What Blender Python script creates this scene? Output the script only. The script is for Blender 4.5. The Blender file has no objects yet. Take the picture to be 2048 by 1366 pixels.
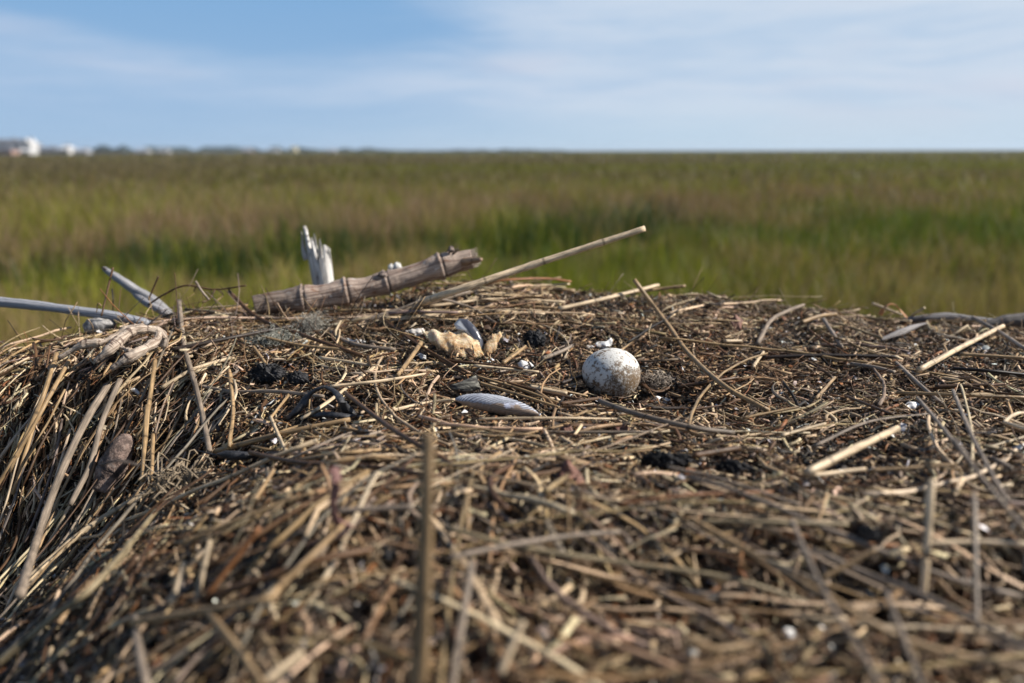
import bpy, bmesh, math, random
import numpy as np
from mathutils import Vector, Matrix
PI = math.pi
rad = math.radians
SC = bpy.context.scene
COL = SC.collection
rng = np.random.default_rng(7)
random.seed(11)

# ------------------------------------------------------------------ camera
H = 1.9                       # eye height over the marsh floor
FOCAL = 28.0
FPX = 2048 * FOCAL / 36.0
PITCH = rad(13.5)
ROLL = rad(0.12)
cam_d = bpy.data.cameras.new('camera')
cam_d.lens = FOCAL; cam_d.sensor_width = 36
cam_d.clip_start = 0.02; cam_d.clip_end = 9000
cam_d.dof.use_dof = True
cam_d.dof.focus_distance = 0.80
cam_d.dof.aperture_fstop = 3.2
cam_d.dof.aperture_blades = 9
cam = bpy.data.objects.new('camera', cam_d); COL.objects.link(cam)
right = Vector((1, 0, 0)); fwd = Vector((0, math.cos(PITCH), -math.sin(PITCH))); up = right.cross(fwd)
Mr = Matrix.Rotation(ROLL, 3, fwd)
right = Mr @ right; up = Mr @ up
cam.matrix_world = Matrix(((right.x, up.x, -fwd.x, 0), (right.y, up.y, -fwd.y, 0), (right.z, up.z, -fwd.z, H), (0, 0, 0, 1)))
SC.camera = cam

# ------------------------------------------------------------------ light
SUN_EL, SUN_AZ = 38.0, 88.0          # azimuth from +Y towards +X
sun_d = bpy.data.lights.new('sun', 'SUN'); sun_d.energy = 5.0; sun_d.angle = rad(0.53); sun_d.color = (1.0, 0.93, 0.835)
sun = bpy.data.objects.new('sun', sun_d); COL.objects.link(sun)
sv = Vector((math.sin(rad(SUN_AZ)) * math.cos(rad(SUN_EL)), math.cos(rad(SUN_AZ)) * math.cos(rad(SUN_EL)), math.sin(rad(SUN_EL))))
sun.rotation_euler = sv.to_track_quat('Z', 'Y').to_euler()
SC.view_settings.view_transform = 'Standard'; SC.view_settings.look = 'None'
SC.view_settings.exposure = 0.66; SC.view_settings.gamma = 1.0
SC.view_settings.use_curve_mapping = False
SC.cycles.use_adaptive_sampling = True
SC.cycles.max_bounces = 5; SC.cycles.diffuse_bounces = 2
SC.cycles.transparent_max_bounces = 8
SC.cycles.use_denoising = True

# ------------------------------------------------------------------ node helper
class N:
    def __init__(s, tree): s.t = tree; s.n = tree.nodes; s.l = tree.links
    def new(s, typ, **kw):
        nd = s.n.new(typ)
        for k, v in kw.items(): setattr(nd, k, v)
        return nd
    def put(s, sock, v):
        if isinstance(v, bpy.types.NodeSocket): s.l.new(v, sock)
        elif v is not None:
            if hasattr(sock, 'default_value') and hasattr(sock.default_value, '__len__') and not hasattr(v, '__len__'): v = [v] * len(sock.default_value)
            if hasattr(sock, 'default_value') and hasattr(sock.default_value, '__len__') and len(v) == 3 and len(sock.default_value) == 4: v = (*v, 1)
            sock.default_value = v
    def math(s, op, a, b=None, c=None, clamp=False):
        nd = s.new('ShaderNodeMath', operation=op, use_clamp=clamp)
        for i, v in enumerate((a, b, c)):
            if v is not None: s.put(nd.inputs[i], v)
        return nd.outputs[0]
    def vmath(s, op, a, b=None):
        nd = s.new('ShaderNodeVectorMath', operation=op)
        s.put(nd.inputs[0], a)
        if b is not None: s.put(nd.inputs[1], b)
        return nd.outputs[0]
    def mix(s, f, a, b, mode='MIX'):
        nd = s.new('ShaderNodeMix', data_type='RGBA', blend_type=mode)
        s.put(nd.inputs[0], f); s.put(nd.inputs[6], a); s.put(nd.inputs[7], b)
        return nd.outputs[2]
    def noise(s, vec, scale, detail=3, rough=0.55, dist=0.0):
        nd = s.new('ShaderNodeTexNoise'); s.put(nd.inputs['Vector'], vec)
        nd.inputs['Scale'].default_value = scale; nd.inputs['Detail'].default_value = detail
        nd.inputs['Roughness'].default_value = rough; nd.inputs['Distortion'].default_value = dist
        return nd.outputs[0]
    def ramp(s, f, lo, hi, a=0.0, b=1.0):
        nd = s.new('ShaderNodeMapRange'); nd.interpolation_type = 'SMOOTHSTEP'
        s.put(nd.inputs[0], f); s.put(nd.inputs[1], lo); s.put(nd.inputs[2], hi); s.put(nd.inputs[3], a); s.put(nd.inputs[4], b)
        return nd.outputs[0]
    def mapping(s, vec, scale=(1, 1, 1), loc=(0, 0, 0), rot=(0, 0, 0)):
        nd = s.new('ShaderNodeMapping'); s.put(nd.inputs[0], vec)
        nd.inputs['Location'].default_value = loc; nd.inputs['Rotation'].default_value = rot; nd.inputs['Scale'].default_value = scale
        return nd.outputs[0]

# ------------------------------------------------------------------ world: sky with thin high cloud
W = bpy.data.worlds.new('World'); SC.world = W; W.use_nodes = True
n = N(W.node_tree); n.n.clear()
sky = n.new('ShaderNodeTexSky', sky_type='NISHITA'); sky.sun_disc = False
sky.sun_elevation = rad(SUN_EL); sky.sun_rotation = rad(SUN_AZ)
sky.air_density = 1.0; sky.dust_density = 0.2; sky.ozone_density = 2.0; sky.altitude = 0
tc = n.new('ShaderNodeTexCoord'); d = tc.outputs['Generated']
sep = n.new('ShaderNodeSeparateXYZ'); n.put(sep.inputs[0], d)
az = n.math('ARCTAN2', sep.outputs[0], sep.outputs[1])       # 0 = +Y, positive to the right
el = n.math('ARCSINE', sep.outputs[2])
comb = n.new('ShaderNodeCombineXYZ'); n.put(comb.inputs[0], az); n.put(comb.inputs[1], el)
ae = comb.outputs[0]
warp = n.noise(n.mapping(ae, (2.5, 8, 1)), 1.0, 3)
wv = n.new('ShaderNodeCombineXYZ'); n.put(wv.inputs[0], n.math('MULTIPLY', warp, 0.12)); n.put(wv.inputs[1], n.math('MULTIPLY', n.math('SUBTRACT', warp, 0.5), 0.05))
aw = n.vmath('ADD', ae, wv.outputs[0])
# streaks are long in azimuth and slightly tilted
s1 = n.noise(n.mapping(aw, (3.2, 26, 1), (1.3, 0.4, 0), (0, 0, rad(-3))), 1.0, 6, 0.6)
s2 = n.noise(n.mapping(aw, (1.6, 10, 1), (4.3, 2.4, 0), (0, 0, rad(5))), 1.0, 4, 0.5)
s3 = n.noise(n.mapping(aw, (9, 80, 1), (0.3, 7.4, 0), (0, 0, rad(-8))), 1.0, 4, 0.6)
cov = n.math('ADD', n.math('MULTIPLY', s1, 0.55), n.math('MULTIPLY', s2, 0.35))
cov = n.math('ADD', cov, n.math('MULTIPLY', s3, 0.16))
# the clear blue opening: a long lens high on the left, its lower edge falling to the right
def lens(a0, e0, ra, re, tilt):
    da = n.math('SUBTRACT', az, a0); de = n.math('SUBTRACT', n.math('SUBTRACT', el, e0), n.math('MULTIPLY', da, tilt))
    q = n.math('ADD', n.math('POWER', n.math('DIVIDE', da, ra), 2.0), n.math('POWER', n.math('DIVIDE', de, re), 2.0))
    return n.ramp(q, 1.5, 0.15)
hole = lens(-0.36, 0.170, 0.36, 0.062, -0.12)
low = lens(-0.50, 0.028, 0.62, 0.026, 0.0)
rightness = n.ramp(az, -0.5, 0.35)
cov = n.math('ADD', cov, n.math('MULTIPLY', rightness, 0.30))
cov = n.math('SUBTRACT', cov, n.math('MULTIPLY', hole, 0.31))
cov = n.math('SUBTRACT', cov, n.math('MULTIPLY', low, 0.11))
cloud = n.ramp(cov, 0.30, 0.86)
cloud = n.math('MULTIPLY', cloud, n.ramp(el, 0.20, 0.5, 0.92, 0.05))
# the air's own blue: Nishita overhead, a clear pale-to-mid blue in the low band the eye sees
lowblue = n.mix(n.ramp(el, 0.0, 0.19), (3.6, 5.4, 7.8), (2.4, 4.5, 7.4))
skyc = n.mix(n.ramp(el, 0.20, 0.42), lowblue, sky.outputs[0])
warm = n.ramp(n.noise(n.mapping(aw, (3, 14, 1), (7, 3, 0)), 1.0, 2), 0.5, 0.75)
cc = n.mix(rightness, (5.5, 6.7, 8.6), (6.9, 7.8, 9.0))
cc = n.mix(n.ramp(n.math('ADD', n.math('MULTIPLY', s1, 0.6), n.math('MULTIPLY', s3, 0.4)), 0.36, 0.62, 0.5, 0.0), cc, (4.6, 6.3, 8.4))
cc = n.mix(n.math('MULTIPLY', warm, 0.7), cc, (7.4, 7.5, 8.5))
full = n.mix(cloud, skyc, cc)
hazef = n.math('MULTIPLY', n.ramp(el, 0.075, -0.005), 0.85)
full = n.mix(hazef, full, n.mix(rightness, (4.0, 5.8, 8.0), (5.7, 7.3, 8.6)))
bg = n.new('ShaderNodeBackground'); n.put(bg.inputs[0], full); bg.inputs[1].default_value = 0.0595
wo = n.new('ShaderNodeOutputWorld'); n.l.new(bg.outputs[0], wo.inputs[0])

# ------------------------------------------------------------------ maths helpers
def ss(a, b, x):
    t = np.clip((x - a) / (b - a), 0, 1); return t * t * (3 - 2 * t)
def _hash(ix, iy, seed):
    h = (ix.astype(np.int64) * 374761393 + iy.astype(np.int64) * 668265263 + seed * 1442695041) & 0x7fffffff
    h = ((h ^ (h >> 13)) * 1274126177) & 0x7fffffff
    return ((h ^ (h >> 16)) & 0xffffff) / float(0xffffff)
def vnoise(x, y, seed=0):
    x = np.asarray(x, float); y = np.asarray(y, float)
    ix = np.floor(x); iy = np.floor(y); fx = x - ix; fy = y - iy
    fx = fx * fx * (3 - 2 * fx); fy = fy * fy * (3 - 2 * fy)
    a = _hash(ix, iy, seed); b = _hash(ix + 1, iy, seed); c = _hash(ix, iy + 1, seed); e = _hash(ix + 1, iy + 1, seed)
    return (a * (1 - fx) + b * fx) * (1 - fy) + (c * (1 - fx) + e * fx) * fy
def fbm(x, y, seed=0, o=3):
    s = 0; a = 0.5; t = 0
    for i in range(o):
        s = s + a * vnoise(x * 2 ** i, y * 2 ** i, seed + i * 17); t += a; a *= 0.5
    return s / t

# ------------------------------------------------------------------ the nest's surface (metres; z relative to the eye, then + H)
SIL_X = [-400, 0, 100, 200, 350, 500, 700, 850, 1000, 1100, 1200, 1300, 1400, 1500, 1600, 1700, 1850, 2048, 2500]
SIL_Y = [790, 692, 680, 650, 618, 612, 592, 566, 561, 569, 577, 586, 594, 606, 620, 632, 640, 652, 680]
RIM_X = [-400, 0, 300, 600, 1024, 1500, 2048, 2500]
RIM_Y = [0.80, 0.88, 1.00, 1.12, 1.20, 1.18, 1.14, 1.10]
def row_slope(y):
    yc = (683 - y) / FPX
    return (-math.sin(PITCH) + yc * math.cos(PITCH)) / (math.cos(PITCH) + yc * math.sin(PITCH))
def height(X, Y, detail=True):
    X = np.asarray(X, float); Y = np.asarray(Y, float)
    px = 1024 + 1570 * X / np.maximum(Y, 0.25)
    ys = np.interp(px, SIL_X, SIL_Y); Yr = np.interp(px, RIM_X, RIM_Y)
    zr = Yr * row_slope(ys) - 0.012
    zb = -0.240 + 0.014 * np.exp(-((Y - 0.47) / 0.1) ** 2) + 0.012 * ss(0.5, 0.8, X)
    zb = zb - 0.016 * np.exp(-(((X - 0.20) / 0.22) ** 2 + ((Y - 0.85) / 0.16) ** 2))
    # left flank slides away
    fl = ss(0.16, 0.62, -X - 0.25 * (Y - 0.75))
    zb = zb - 0.21 * fl * (1 - ss(0.62, 0.90, Y))
    zb = zb - 0.016 * np.exp(-((Y - 0.385 + 0.05 * X) / 0.028) ** 2) * ss(-0.05, 0.08, X) + 0.007 * np.exp(-((Y - 0.45 + 0.1 * X) / 0.03) ** 2)
    t = ss(0.74, 1.0, (Y - 0.70) / (Yr - 0.70) * 0.26 + 0.74)
    z = zb * (1 - t) + zr * t
    dx = np.maximum(0, np.maximum(-0.66 - X, X - 1.0)); dy = np.maximum(0, np.maximum(Y - Yr, -0.12 - Y))
    dd = np.sqrt(dx * dx + dy * dy)
    z = z - (1.5 * dd * dd / (dd + 0.08) + 0.2 * dd)
    if detail:
        z = z + 0.014 * (fbm(X * 9, Y * 9, 3, 3) - 0.5) + 0.010 * (fbm(X * 40, Y * 40, 9, 2) - 0.5)
    return np.maximum(z, -H - 0.1) + H
def h1(x, y): return float(height(np.array([x]), np.array([y]))[0])
def ray(px, py):
    xc = (px - 1024) / FPX; yc = (683 - py) / FPX
    return fwd + right * xc + up * yc
EYE = Vector((0, 0, H))
def at(px, py, v=0.01):
    """photo pixel -> point lying v above the nest, or (v >= 0.25) standing at the distance v along +Y"""
    r = ray(px, py)
    if v >= 0.25: return EYE + r * (v / r.y)
    ts = np.linspace(0.2, 1.45, 700)
    P = np.array([[EYE.x + r.x * t, EYE.y + r.y * t, EYE.z + r.z * t] for t in ts])
    hh = height(P[:, 0], P[:, 1]) + v
    k = np.argmax(P[:, 2] < hh)
    if not P[k, 2] < hh[k]:
        k = int(np.argmin(P[:, 2] - hh))
    return Vector(P[k])
def project(P):
    P = np.asarray(P, float) - np.array(EYE)
    x = P @ np.array(right); y = P @ np.array(up); z = P @ np.array(fwd)
    return 1024 + FPX * x / z, 683 - FPX * y / z, z

# ------------------------------------------------------------------ mesh helpers
def mesh_np(name, verts, quads=None, tris=None, attrs=None, smooth=True):
    me = bpy.data.meshes.new(name)
    nq = 0 if quads is None else len(quads); nt = 0 if tris is None else len(tris)
    me.vertices.add(len(verts)); me.vertices.foreach_set('co', np.asarray(verts, np.float32).ravel())
    li = []
    if nq: li.append(np.asarray(quads, np.int32).ravel())
    if nt: li.append(np.asarray(tris, np.int32).ravel())
    li = np.concatenate(li); me.loops.add(len(li)); me.loops.foreach_set('vertex_index', li)
    starts = np.concatenate([np.arange(nq) * 4, nq * 4 + np.arange(nt) * 3]).astype(np.int32)
    me.polygons.add(nq + nt); me.polygons.foreach_set('loop_start', starts)
    me.polygons.foreach_set('use_smooth', np.full(nq + nt, smooth))
    for k, a in (attrs or {}).items():
        a = np.asarray(a, np.float32)
        if k == 'col':
            at_ = me.attributes.new(k, 'FLOAT_COLOR', 'POINT')
            a = np.concatenate([a, np.ones((len(a), 1), np.float32)], 1); at_.data.foreach_set('color', a.ravel())
        else:
            at_ = me.attributes.new(k, 'FLOAT_VECTOR', 'POINT'); at_.data.foreach_set('vector', a.ravel())
    me.update(calc_edges=True)
    return me
def link(name, me, mat=None, parent=None):
    o = bpy.data.objects.new(name, me); COL.objects.link(o)
    if mat: me.materials.append(mat)
    if parent: o.parent = parent
    return o
def tag(o, label=None, cat=None, group=None, kind=None):
    if label: o['label'] = label
    if cat: o['category'] = cat
    if group: o['group'] = group
    if kind: o['kind'] = kind
    return o
def empty(name, loc):
    o = bpy.data.objects.new(name, None); COL.objects.link(o); o.location = loc; return o
def settle(o, parent):
    o.parent = parent; o.matrix_parent_inverse = Matrix.Translation(parent.location).inverted()
    return o

def tubes(C, R, K=6, flat=None, col=None, seed=None, roll=None, wob=0.0, hollow=False, upv=(0, 0, 1)):
    """C (n,S,3) centre lines, R (n,S) radii -> verts, quads, col, st"""
    n_, S, _ = C.shape
    T = np.gradient(C, axis=1); T /= np.linalg.norm(T, axis=2, keepdims=True) + 1e-9
    ref = np.broadcast_to(np.array(upv, float), T.shape).copy()
    vert = np.abs((T * ref).sum(2)) > 0.9; ref[vert] = (0.3, 0.95, 0.1)
    A = np.cross(T, ref); A /= np.linalg.norm(A, axis=2, keepdims=True) + 1e-9
    B = np.cross(A, T)
    th = np.arange(K) / K * 2 * PI + PI / K
    if flat is None: flat = np.ones(n_)
    if roll is None: roll = rng.uniform(-0.6, 0.6, n_)
    ca = np.cos(th)[None, :] * np.ones((n_, 1)); sa = np.sin(th)[None, :] * flat[:, None]
    cr, sr = np.cos(roll)[:, None], np.sin(roll)[:, None]
    x = ca * cr - sa * sr; y = ca * sr + sa * cr
    if np.isscalar(wob) and wob > 0:
        wv_ = 1 + wob * rng.uniform(-1, 1, (n_, S, K))
    else: wv_ = np.ones((n_, S, K))
    V = C[:, :, None, :] + R[:, :, None, None] * wv_[..., None] * (x[:, None, :, None] * A[:, :, None, :] + y[:, None, :, None] * B[:, :, None, :])
    arc = np.concatenate([np.zeros((n_, 1)), np.cumsum(np.linalg.norm(np.diff(C, axis=1), axis=2), 1)], 1)
    if seed is None: seed = rng.uniform(0, 60, (n_, 2))
    st = np.stack([np.broadcast_to(0.5 * np.cos(th)[None, None, :] + seed[:, 0][:, None, None], (n_, S, K)),
                   np.broadcast_to(0.5 * np.sin(th)[None, None, :] + seed[:, 1][:, None, None], (n_, S, K)),
                   np.broadcast_to(arc[:, :, None], (n_, S, K))], -1)
    base = (np.arange(n_) * S * K)[:, None, None]
    s_ = (np.arange(S - 1) * K)[None, :, None]; k_ = np.arange(K)[None, None, :]; k2 = (np.arange(K) + 1) % K; k2 = k2[None, None, :]
    Q = np.stack([base + s_ + k_, base + s_ + k2, base + s_ + K + k2, base + s_ + K + k_], -1).reshape(-1, 4)
    b = np.arange(n_) * S * K; e = b + (S - 1) * K
    caps = []
    for i in range((K - 2) // 2):
        caps.append(np.stack([b + i, b + (K - 1 - i), b + (K - 2 - i), b + i + 1], 1))
        caps.append(np.stack([e + i, e + i + 1, e + (K - 2 - i), e + (K - 1 - i)], 1))
    Q = np.concatenate([Q] + caps)
    cc_ = np.repeat(col, S * K, 0) if col is not None else None
    return V.reshape(-1, 3), Q, cc_, st.reshape(-1, 3)

def spline(pts, S):
    P = np.array([list(p) for p in pts], float)
    if len(P) == 2:
        t = np.linspace(0, 1, S)[:, None]; return P[0] * (1 - t) + P[1] * t
    Pe = np.vstack([2 * P[0] - P[1], P, 2 * P[-1] - P[-2]])
    seg = np.linalg.norm(np.diff(P, axis=0), axis=1); cum = np.concatenate([[0], np.cumsum(seg)]); cum /= cum[-1]
    out = []
    for t in np.linspace(0, 1, S):
        i = min(np.searchsorted(cum, t, 'right') - 1, len(P) - 2); u = (t - cum[i]) / max(cum[i + 1] - cum[i], 1e-9)
        a, b, c, e = Pe[i], Pe[i + 1], Pe[i + 2], Pe[i + 3]
        out.append(0.5 * ((2 * b) + (-a + c) * u + (2 * a - 5 * b + 4 * c - e) * u * u + (-a + 3 * b - 3 * c + e) * u ** 3))
    return np.array(out)

# ------------------------------------------------------------------ materials
def new_mat(name):
    m = bpy.data.materials.new(name); m.use_nodes = True
    k = N(m.node_tree); b = m.node_tree.nodes['Principled BSDF']
    return m, k, b
def attr(k, nm):
    a = k.new('ShaderNodeAttribute'); a.attribute_name = nm; return a
def bump(k, b, h, dist, strength=1.0):
    bp = k.new('ShaderNodeBump'); k.put(bp.inputs['Height'], h); bp.inputs['Distance'].default_value = dist; bp.inputs['Strength'].default_value = strength
    k.l.new(bp.outputs[0], b.inputs['Normal'])
def straw_material(name, ring=0.075, rough=0.5, rings=True):
    m, k, b = new_mat(name)
    c = attr(k, 'col').outputs['Color']; st = attr(k, 'st').outputs['Vector']
    fine = k.noise(k.mapping(st, (7, 7, 30)), 1.0, 4, 0.6)
    blot = k.noise(k.mapping(st, (1.2, 1.2, 55)), 1.0, 3, 0.6)
    f = k.ramp(fine, 0.3, 0.7, 0.62, 1.22)
    g = k.ramp(blot, 0.3, 0.72, 1.12, 0.55)
    v = k.math('MULTIPLY', f, g)
    if rings:
        sx = k.new('ShaderNodeSeparateXYZ'); k.put(sx.inputs[0], st)
        ph = k.math('FRACT', k.math('ADD', k.math('DIVIDE', sx.outputs[2], ring), k.math('MULTIPLY', k.math('ROUND', k.math('MULTIPLY', sx.outputs[0], 0.37)), 0.31)))
        dist_ = k.math('ABSOLUTE', k.math('SUBTRACT', ph, 0.5))
        v = k.math('MULTIPLY', v, k.ramp(dist_, 0.008, 0.03, 0.45, 1.0))
    cm = k.new('ShaderNodeMix', data_type='RGBA', blend_type='MULTIPLY'); cm.inputs[0].default_value = 1.0
    cv = k.new('ShaderNodeCombineXYZ'); [k.put(cv.inputs[i], v) for i in range(3)]
    k.put(cm.inputs[6], c); k.put(cm.inputs[7], cv.outputs[0])
    # grey weathering / mildew specks
    sp = k.ramp(k.noise(k.mapping(st, (14, 14, 420)), 1.0, 2), 0.62, 0.72, 0.0, 0.5)
    res = k.mix(sp, cm.outputs[2], (0.07, 0.05, 0.035))
    k.put(b.inputs['Base Color'], res)
    b.inputs['Roughness'].default_value = rough; b.inputs['Specular IOR Level'].default_value = 0.35
    bump(k, b, fine, 0.0005, 0.7)
    return m
M_STRAW = straw_material('dry_straw')
M_LITTER = straw_material('litter', rings=False, rough=0.6)
M_WOOD = straw_material('driftwood', rings=False, rough=0.75)

def simple_mat(name, c1, c2, scale=60, rough=0.7, bumpd=0.001, c3=None, lo=0.4, hi=0.62, sss=0.0):
    m, k, b = new_mat(name)
    tcn = k.new('ShaderNodeTexCoord').outputs['Object']
    f = k.ramp(k.noise(tcn, scale, 5, 0.6), lo, hi)
    c = k.mix(f, c1, c2)
    if c3: c = k.mix(k.ramp(k.noise(tcn, scale * 2.7, 4, 0.65), 0.55, 0.68), c, c3)
    k.put(b.inputs['Base Color'], c); b.inputs['Roughness'].default_value = rough
    bump(k, b, k.noise(tcn, scale * 3, 5, 0.65), bumpd)
    if sss: b.inputs['Subsurface Weight'].default_value = sss; b.inputs['Subsurface Radius'].default_value = (0.01, 0.006, 0.003); b.inputs['Subsurface Scale'].default_value = 0.5
    return m

# ------------------------------------------------------------------ marsh floor
m, k, b = new_mat('marsh_soil')
tcn = k.new('ShaderNodeTexCoord').outputs['Object']
big = k.noise(k.mapping(tcn, (0.012, 0.03, 1)), 1.0, 4, 0.6)
sm = k.noise(k.mapping(tcn, (0.5, 0.5, 1)), 1.0, 4, 0.7)
c = k.mix(k.ramp(big, 0.35, 0.65), (0.060, 0.062, 0.018), (0.085, 0.070, 0.030))
c = k.mix(k.ramp(sm, 0.3, 0.7), c, (0.045, 0.042, 0.018))
k.put(b.inputs['Base Color'], c); b.inputs['Roughness'].default_value = 1.0; b.inputs['Specular IOR Level'].default_value = 0.0
gx = np.array([-2500, -1500, -900, -300, -100, -30, -8, 0, 8, 30, 100, 300, 900, 1500, 2500.])
gy = np.array([-60, -20, -5, 0, 5, 12, 25, 50, 100, 250, 700, 1500, 2600.])
GX, GY = np.meshgrid(gx, gy)
V = np.stack([GX.ravel(), GY.ravel(), np.zeros(GX.size)], 1)
nx = len(gx); q = [(j * nx + i, j * nx + i + 1, (j + 1) * nx + i + 1, (j + 1) * nx + i) for j in range(len(gy) - 1) for i in range(nx - 1)]
o = link('ground', mesh_np('ground', V, np.array(q)), m); tag(o, kind='structure')

# ------------------------------------------------------------------ marsh grass (uncountable blades)
def edge_Y(X, Yq):
    """distance of the taller stand's front edge for the bearing X/Y"""
    px = 1024 + 1570 * X / Yq
    return np.interp(px, [-400, 0, 300, 600, 850, 1100, 1300, 1400, 1500, 1700, 2500], [9.8, 10.2, 11.0, 12.2, 13.2, 14.8, 17, 21, 27, 28, 32])
def blades(n_, y0, y1, w0, hscale, seed, tall):
    r = np.random.default_rng(seed)
    Y = np.exp(r.uniform(np.log(y0), np.log(y1), n_)) if y1 / y0 > 4 else np.sqrt(r.uniform(y0 ** 2, y1 ** 2, n_))
    X = r.uniform(-1.25, 1.25, n_) * Y
    ey = edge_Y(X, Y) + r.normal(0, 1, n_) * 6.0 * ss(0.17, 0.30, X / Y) + 1.6 * (fbm(X * 0.35, Y * 0.35, 5) - 0.5) * 2
    isT = Y > ey
    cl = fbm(X * 1.6, Y * 1.6, 21, 2)                      # clumps
    keep = (r.uniform(0, 1, n_) < 0.06 + 2.6 * np.maximum(cl - 0.18, 0) ** 1.3)
    gap = (Y > ey - 0.5 - 1.6 * ss(-0.05, 0.12, X / Y)) & (Y < ey) & (X / Y < 0.22)
    keep &= ~(gap & (r.uniform(0, 1, n_) < 0.75))
    X, Y, isT, ey, cl = X[keep], Y[keep], isT[keep], ey[keep], cl[keep]; m_ = len(X)
    far = ss(14, 60, Y)
    hgt = np.where(isT, 0.70, 0.42) * (0.7 + 0.6 * r.uniform(0, 1, m_)) * (0.45 + 1.1 * cl)
    hgt = np.where(isT & (Y > ey + 14), hgt * 0.8, hgt)
    wd = w0 * (0.6 + 0.8 * r.uniform(0, 1, m_)) * (1 + Y / 12)
    lean = r.normal(0, 0.30, (m_, 2)) * hgt[:, None] + np.stack([0.07 * hgt, 0 * hgt], 1)
    a = r.uniform(0, PI, m_); ax = np.stack([np.cos(a), np.sin(a)], 1) * wd[:, None] * 0.5
    P0 = np.stack([X, Y], 1)
    mid = P0 + lean * 0.35; tip = P0 + lean
    z0 = np.full(m_, -0.02)
    V = np.stack([np.column_stack([P0 - ax, z0]), np.column_stack([P0 + ax, z0]),
                  np.column_stack([mid + ax * 0.8, hgt * 0.55]), np.column_stack([mid - ax * 0.8, hgt * 0.55]),
                  np.column_stack([tip, hgt])], 1)
    b5 = np.arange(m_)[:, None] * 5
    Q = b5 + np.array([[0, 1, 2, 3]]); T3 = b5 + np.array([[3, 2, 4]])
    # colour of each blade by stand and patch
    pat = fbm(X * 0.12 + 3, Y * 0.12, 31, 3); pat2 = fbm(X * 0.5, Y * 0.5, 41, 2); u = r.uniform(0, 1, m_)
    lat = ss(-0.25, 0.35, X / Y)
    green = np.array([0.088, 0.122, 0.015]); olive = np.array([0.195, 0.195, 0.022]); tan = np.array([0.24, 0.175, 0.08]); pink = np.array([0.235, 0.150, 0.100]); deep = np.array([0.028, 0.060, 0.016])
    wtan = np.clip(0.38 - 0.24 * lat + 3.0 * (pat2 - 0.5), 0.04, 0.9)
    wgr = np.clip(0.34 + 0.22 * lat + 2.6 * (pat - 0.5), 0.05, 0.95)
    c_ = np.where((u < wtan)[:, None], tan, np.where((r.uniform(0, 1, m_) < wgr)[:, None], green, olive))
    wp = np.clip(0.48 + 2.0 * (pat - 0.5) + 2.0 * (pat2 - 0.5), 0.05, 0.9)
    nearT = isT & (Y < ey + 5 + 8 * fbm(X * 0.15, Y * 0.05, 71))
    wp = np.where(nearT, wp, wp * 0.55)
    ct = np.where((u < wp)[:, None], pink, np.where((u < wp + 0.2)[:, None], tan, np.where((u > 0.90)[:, None], deep, olive)))
    c_ = np.where(isT[:, None], ct, c_)
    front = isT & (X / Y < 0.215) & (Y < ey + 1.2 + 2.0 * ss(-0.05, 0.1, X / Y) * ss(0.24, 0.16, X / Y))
    c_ = np.where((front & (u < 0.60))[:, None], deep, c_)  # front of the stand painted dark green as the bank's shade
    farc = np.where((fbm(X * 0.012, Y * 0.03, 51) > 0.5)[:, None], np.array([0.20, 0.185, 0.04]), np.array([0.20, 0.155, 0.075]))
    yf = ss(30, 70, Y)[:, None]; c_ = c_ * (1 - yf) + farc * yf
    c_ = c_ * r.uniform(0.85, 1.5, (m_, 1))
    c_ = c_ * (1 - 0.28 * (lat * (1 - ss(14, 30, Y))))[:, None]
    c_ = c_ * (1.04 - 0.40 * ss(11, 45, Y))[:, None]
    # seed heads carry the pinkish brown: the stems under them stay green
    stem = c_.copy(); stem[nearT] = stem[nearT] * 0.35 + np.array([0.05, 0.09, 0.02]) * 0.65
    tipc = np.where((r.uniform(0, 1, m_) < 0.14 * ss(0.35, 0.7, fbm(X * 0.8, Y * 0.5, 83, 2)))[:, None], np.array([0.42, 0.36, 0.26]), c_)
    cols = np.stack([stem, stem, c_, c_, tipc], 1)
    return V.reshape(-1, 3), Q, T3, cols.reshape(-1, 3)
parts = [blades(120000, 1.8, 8, 0.0055, 1, 1, 0), blades(240000, 8, 30, 0.0065, 1, 2, 0), blades(150000, 28, 130, 0.014, 1, 3, 0), blades(75000, 125, 900, 0.05, 1, 4, 0)]
off = 0; Vs, Qs, Ts, Cs = [], [], [], []
for V, Q, T3, c_ in parts:
    Vs.append(V); Qs.append(Q + off); Ts.append(T3 + off); Cs.append(c_); off += len(V)
m, k, b = new_mat('grass_blade')
c = attr(k, 'col').outputs['Color']
k.put(b.inputs['Base Color'], c); b.inputs['Roughness'].default_value = 0.55; b.inputs['Specular IOR Level'].default_value = 0.25
tr = k.new('ShaderNodeBsdfTranslucent'); k.put(tr.inputs[0], k.mix(1.0, c, (1.0, 1.1, 0.6), 'MULTIPLY'))
mx = k.new('ShaderNodeMixShader'); mx.inputs[0].default_value = 0.42
out = m.node_tree.nodes['Material Output']
k.l.new(b.outputs[0], mx.inputs[1]); k.l.new(tr.outputs[0], mx.inputs[2]); k.l.new(mx.outputs[0], out.inputs[0])
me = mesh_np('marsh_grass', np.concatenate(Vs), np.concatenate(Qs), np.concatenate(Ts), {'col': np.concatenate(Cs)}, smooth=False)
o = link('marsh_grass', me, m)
tag(o, 'olive green and brown salt marsh grass running out to the horizon', 'marsh grass', kind='stuff')

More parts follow.
